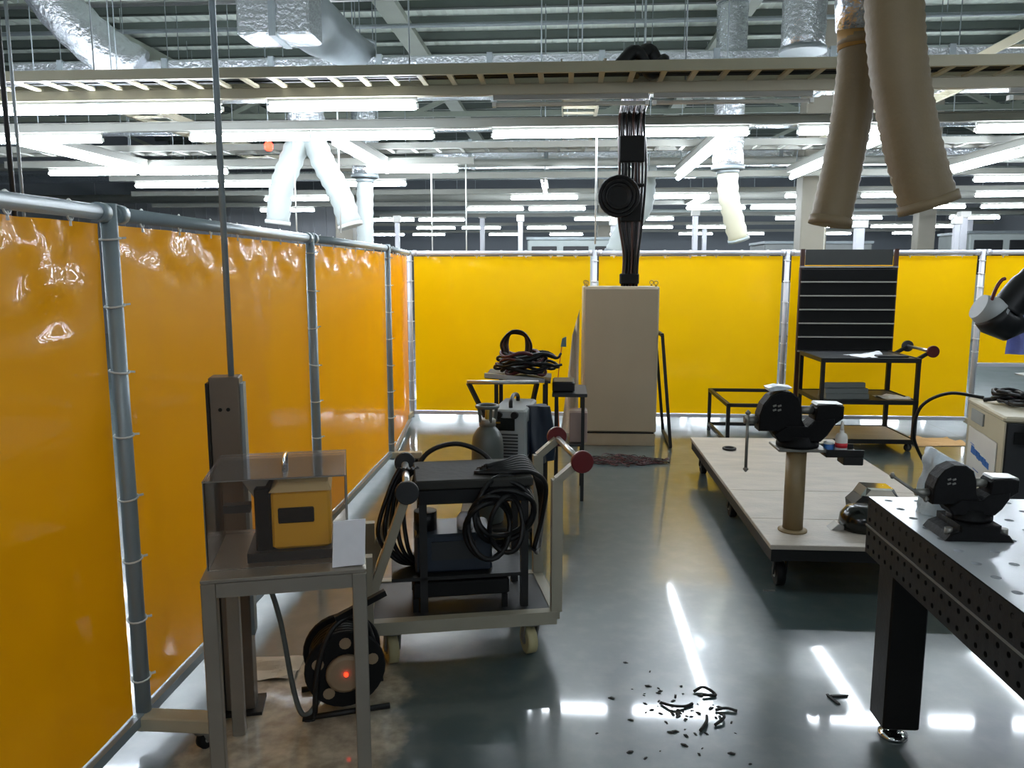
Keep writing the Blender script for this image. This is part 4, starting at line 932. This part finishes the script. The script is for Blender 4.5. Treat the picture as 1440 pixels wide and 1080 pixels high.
# heap of cables on a tilted rack behind
rk = thing('cable_rack', 'dark steel rack with tilted top behind the grey welder', 'rack', (-.52, 5.47, 0))
for x in (.04, .38):
    for y in (.0, .4): MB().box(x-.014, x+.014, y-.014, y+.014, 0, .86).build('leg', 'black_steel', rk)
MB().prism([(-.04, .90), (.42, .868), (.42, .883), (-.04, .915)], -.02, .42, .003).build('top', 'black_steel', rk)
MB().bar((-.04, -.03, .925), (.38, -.03, .89), .03).build('front_bar', 'bare_steel', rk)
hp = thing('cable_heap', 'heap of tangled black cables on the tilted rack', 'cable', (-.30, 5.64, .91))
for k in range(13):
    rr = random.Random(90+k); ra, rb = rr.uniform(.12, .23), rr.uniform(.07, .14); z = .015+.011*k; dx = rr.uniform(-.04, .05)
    MB().tube([(dx+ra*math.cos(a), rb*math.sin(a), z+.018*math.sin(3*a+k)) for a in [2*PI*q/24 for q in range(24)]], rr.uniform(.009, .014), 6, closed=True).build('cable_loop', 'cable' if k % 4 else 'red_wire', hp)
for k in range(4):
    MB().tube(smoothpath([(-.14+.012*k, 0, .14), (-.16+.015*k, .01*k, .22), (-.09, .01*k, .305-.006*k), (.0, .01*k, .30-.008*k), (.055-.012*k, .01*k, .22), (.05-.012*k, 0, .13)], 6), .008, 6).build('upright_loop', 'copper_cable' if k % 2 else 'cable', hp)
MB().tube(smoothpath([(.15, 0, .14), (.24, -.03, .12), (.27, 0, .15)], 5), .010, 6).build('loose_end', 'cable', hp)
MB().tube(smoothpath([(.1, 0, .10), (.22, -.05, .07), (.28, -.05, .075)], 5), .009, 6).build('loose_end', 'cable', hp)
# steel side table between rack and cabinet
sd = thing('side_table', 'narrow dark steel side table left of the control cabinet', 'table', (-.06, 5.55, 0))
for x in (.0, .19):
    for y in (.0, .42): MB().box(x-.012, x+.012, y-.012, y+.012, 0, .76).build('leg', 'black_steel', sd)
MB().cbox(-.03, .22, -.02, .44, .76, .785, .004).build('top', 'machine_dark', sd)
MB().box(-.0, .19, .0, .42, .40, .412).build('shelf', 'machine_dark', sd)
MB().cbox(-.03, .13, .05, .3, .785, .86, .01).build('tray_box', 'black_paint', sd)
bx = thing('pale_box', 'pale pinkish carton on the shelf of the side table', 'box', (.035, 5.63, .4125))
MB().cbox(0, .13, 0, .2, 0, .22, .005).build('carton', 'pink', bx); MB().box(-.001, .131, .09, .11, .02, .221).build('tape', 'paper_warm', bx)
dg = disc(None, (0, 0, 0), .05, 'red', (.2, 1, 0), 'roller_disc') if False else None
gl = thing('work_jacket', 'dark navy jacket slung over the welder trolley', 'jacket', (-.16, 4.95, .62))
def jk(u, v):
    a = 2*PI*u; r_ = (.085+.03*math.sin(3*a+v*4))*(1-.25*v); return (r_*math.cos(a), r_*.8*math.sin(a), -.18+.36*v)
jb = MB().grid(jk, 26, 12); jb.add([jk(k/26, 1) for k in range(26)], [tuple(range(26))]); jb.build('cloth', 'navy', gl)

# ------------------------------------------------------------------ floor litter
for i in range(70):
    rr = random.Random(200+i); a = rr.uniform(0, 2*PI); d = abs(rr.gauss(0, .5)); x = .44+d*.26*math.cos(a); y = 2.80+d*.34*math.sin(a); s_ = rr.uniform(.004, .013)
    o = MB().prism([(-s_, 0), (s_*.6, 0), (s_*1.3, s_*.25), (0, s_*.5)], -s_*.4, s_*.4, s_*.08).build('metal_shaving', 'debris'); o.location = (x, y, 0); o.rotation_euler = (0, 0, rr.uniform(0, 6))
    tag(o, 'dark metal shaving scattered on the glossy floor in foreground', 'shaving', 'metal shavings on the floor')
for i, pts in enumerate(([(.38, 2.86, .006), (.42, 2.83, .012), (.47, 2.84, .006), (.50, 2.86, .006)], [(.52, 2.95, .006), (.56, 2.97, .015), (.60, 2.93, .006), (.55, 2.92, .01)], [(.50, 2.68, .006), (.53, 2.73, .012), (.54, 2.78, .006)], [(.56, 2.72, .006), (.60, 2.76, .016), (.59, 2.80, .006)], [(.58, 2.82, .006), (.62, 2.83, .01), (.66, 2.82, .006)])):
    o = MB().tube(smoothpath(pts, 5), .006, 6).build('metal_curl', 'debris'); tag(o, 'curled dark metal strip among the shavings on the floor', 'metal curl', 'metal curls on the floor')
o = MB().prism([(-.03, 0), (.03, 0), (.03, .004), (-.03, .004)], -.008, .008, .001).add([], []).build('metal_scrap', 'bare_steel'); o.location = (1.07, 3.99, 0); tag(o, 'small bright metal scrap on floor before the platform caster', 'scrap')
for k, (x, y, a) in enumerate(((1.08, 2.96, .1), (1.05, 2.93, 1.9))):
    o = MB().prism([(-.035, 0), (.03, 0), (.04, .006), (-.03, .006)], -.006, .006, .001).build('rubber_scrap', 'debris'); o.location = (x, y, 0); o.rotation_euler = (0, 0, a)
    tag(o, 'dark bent strip on the floor left of welding table leg', 'scrap', 'dark strips by the welding table')
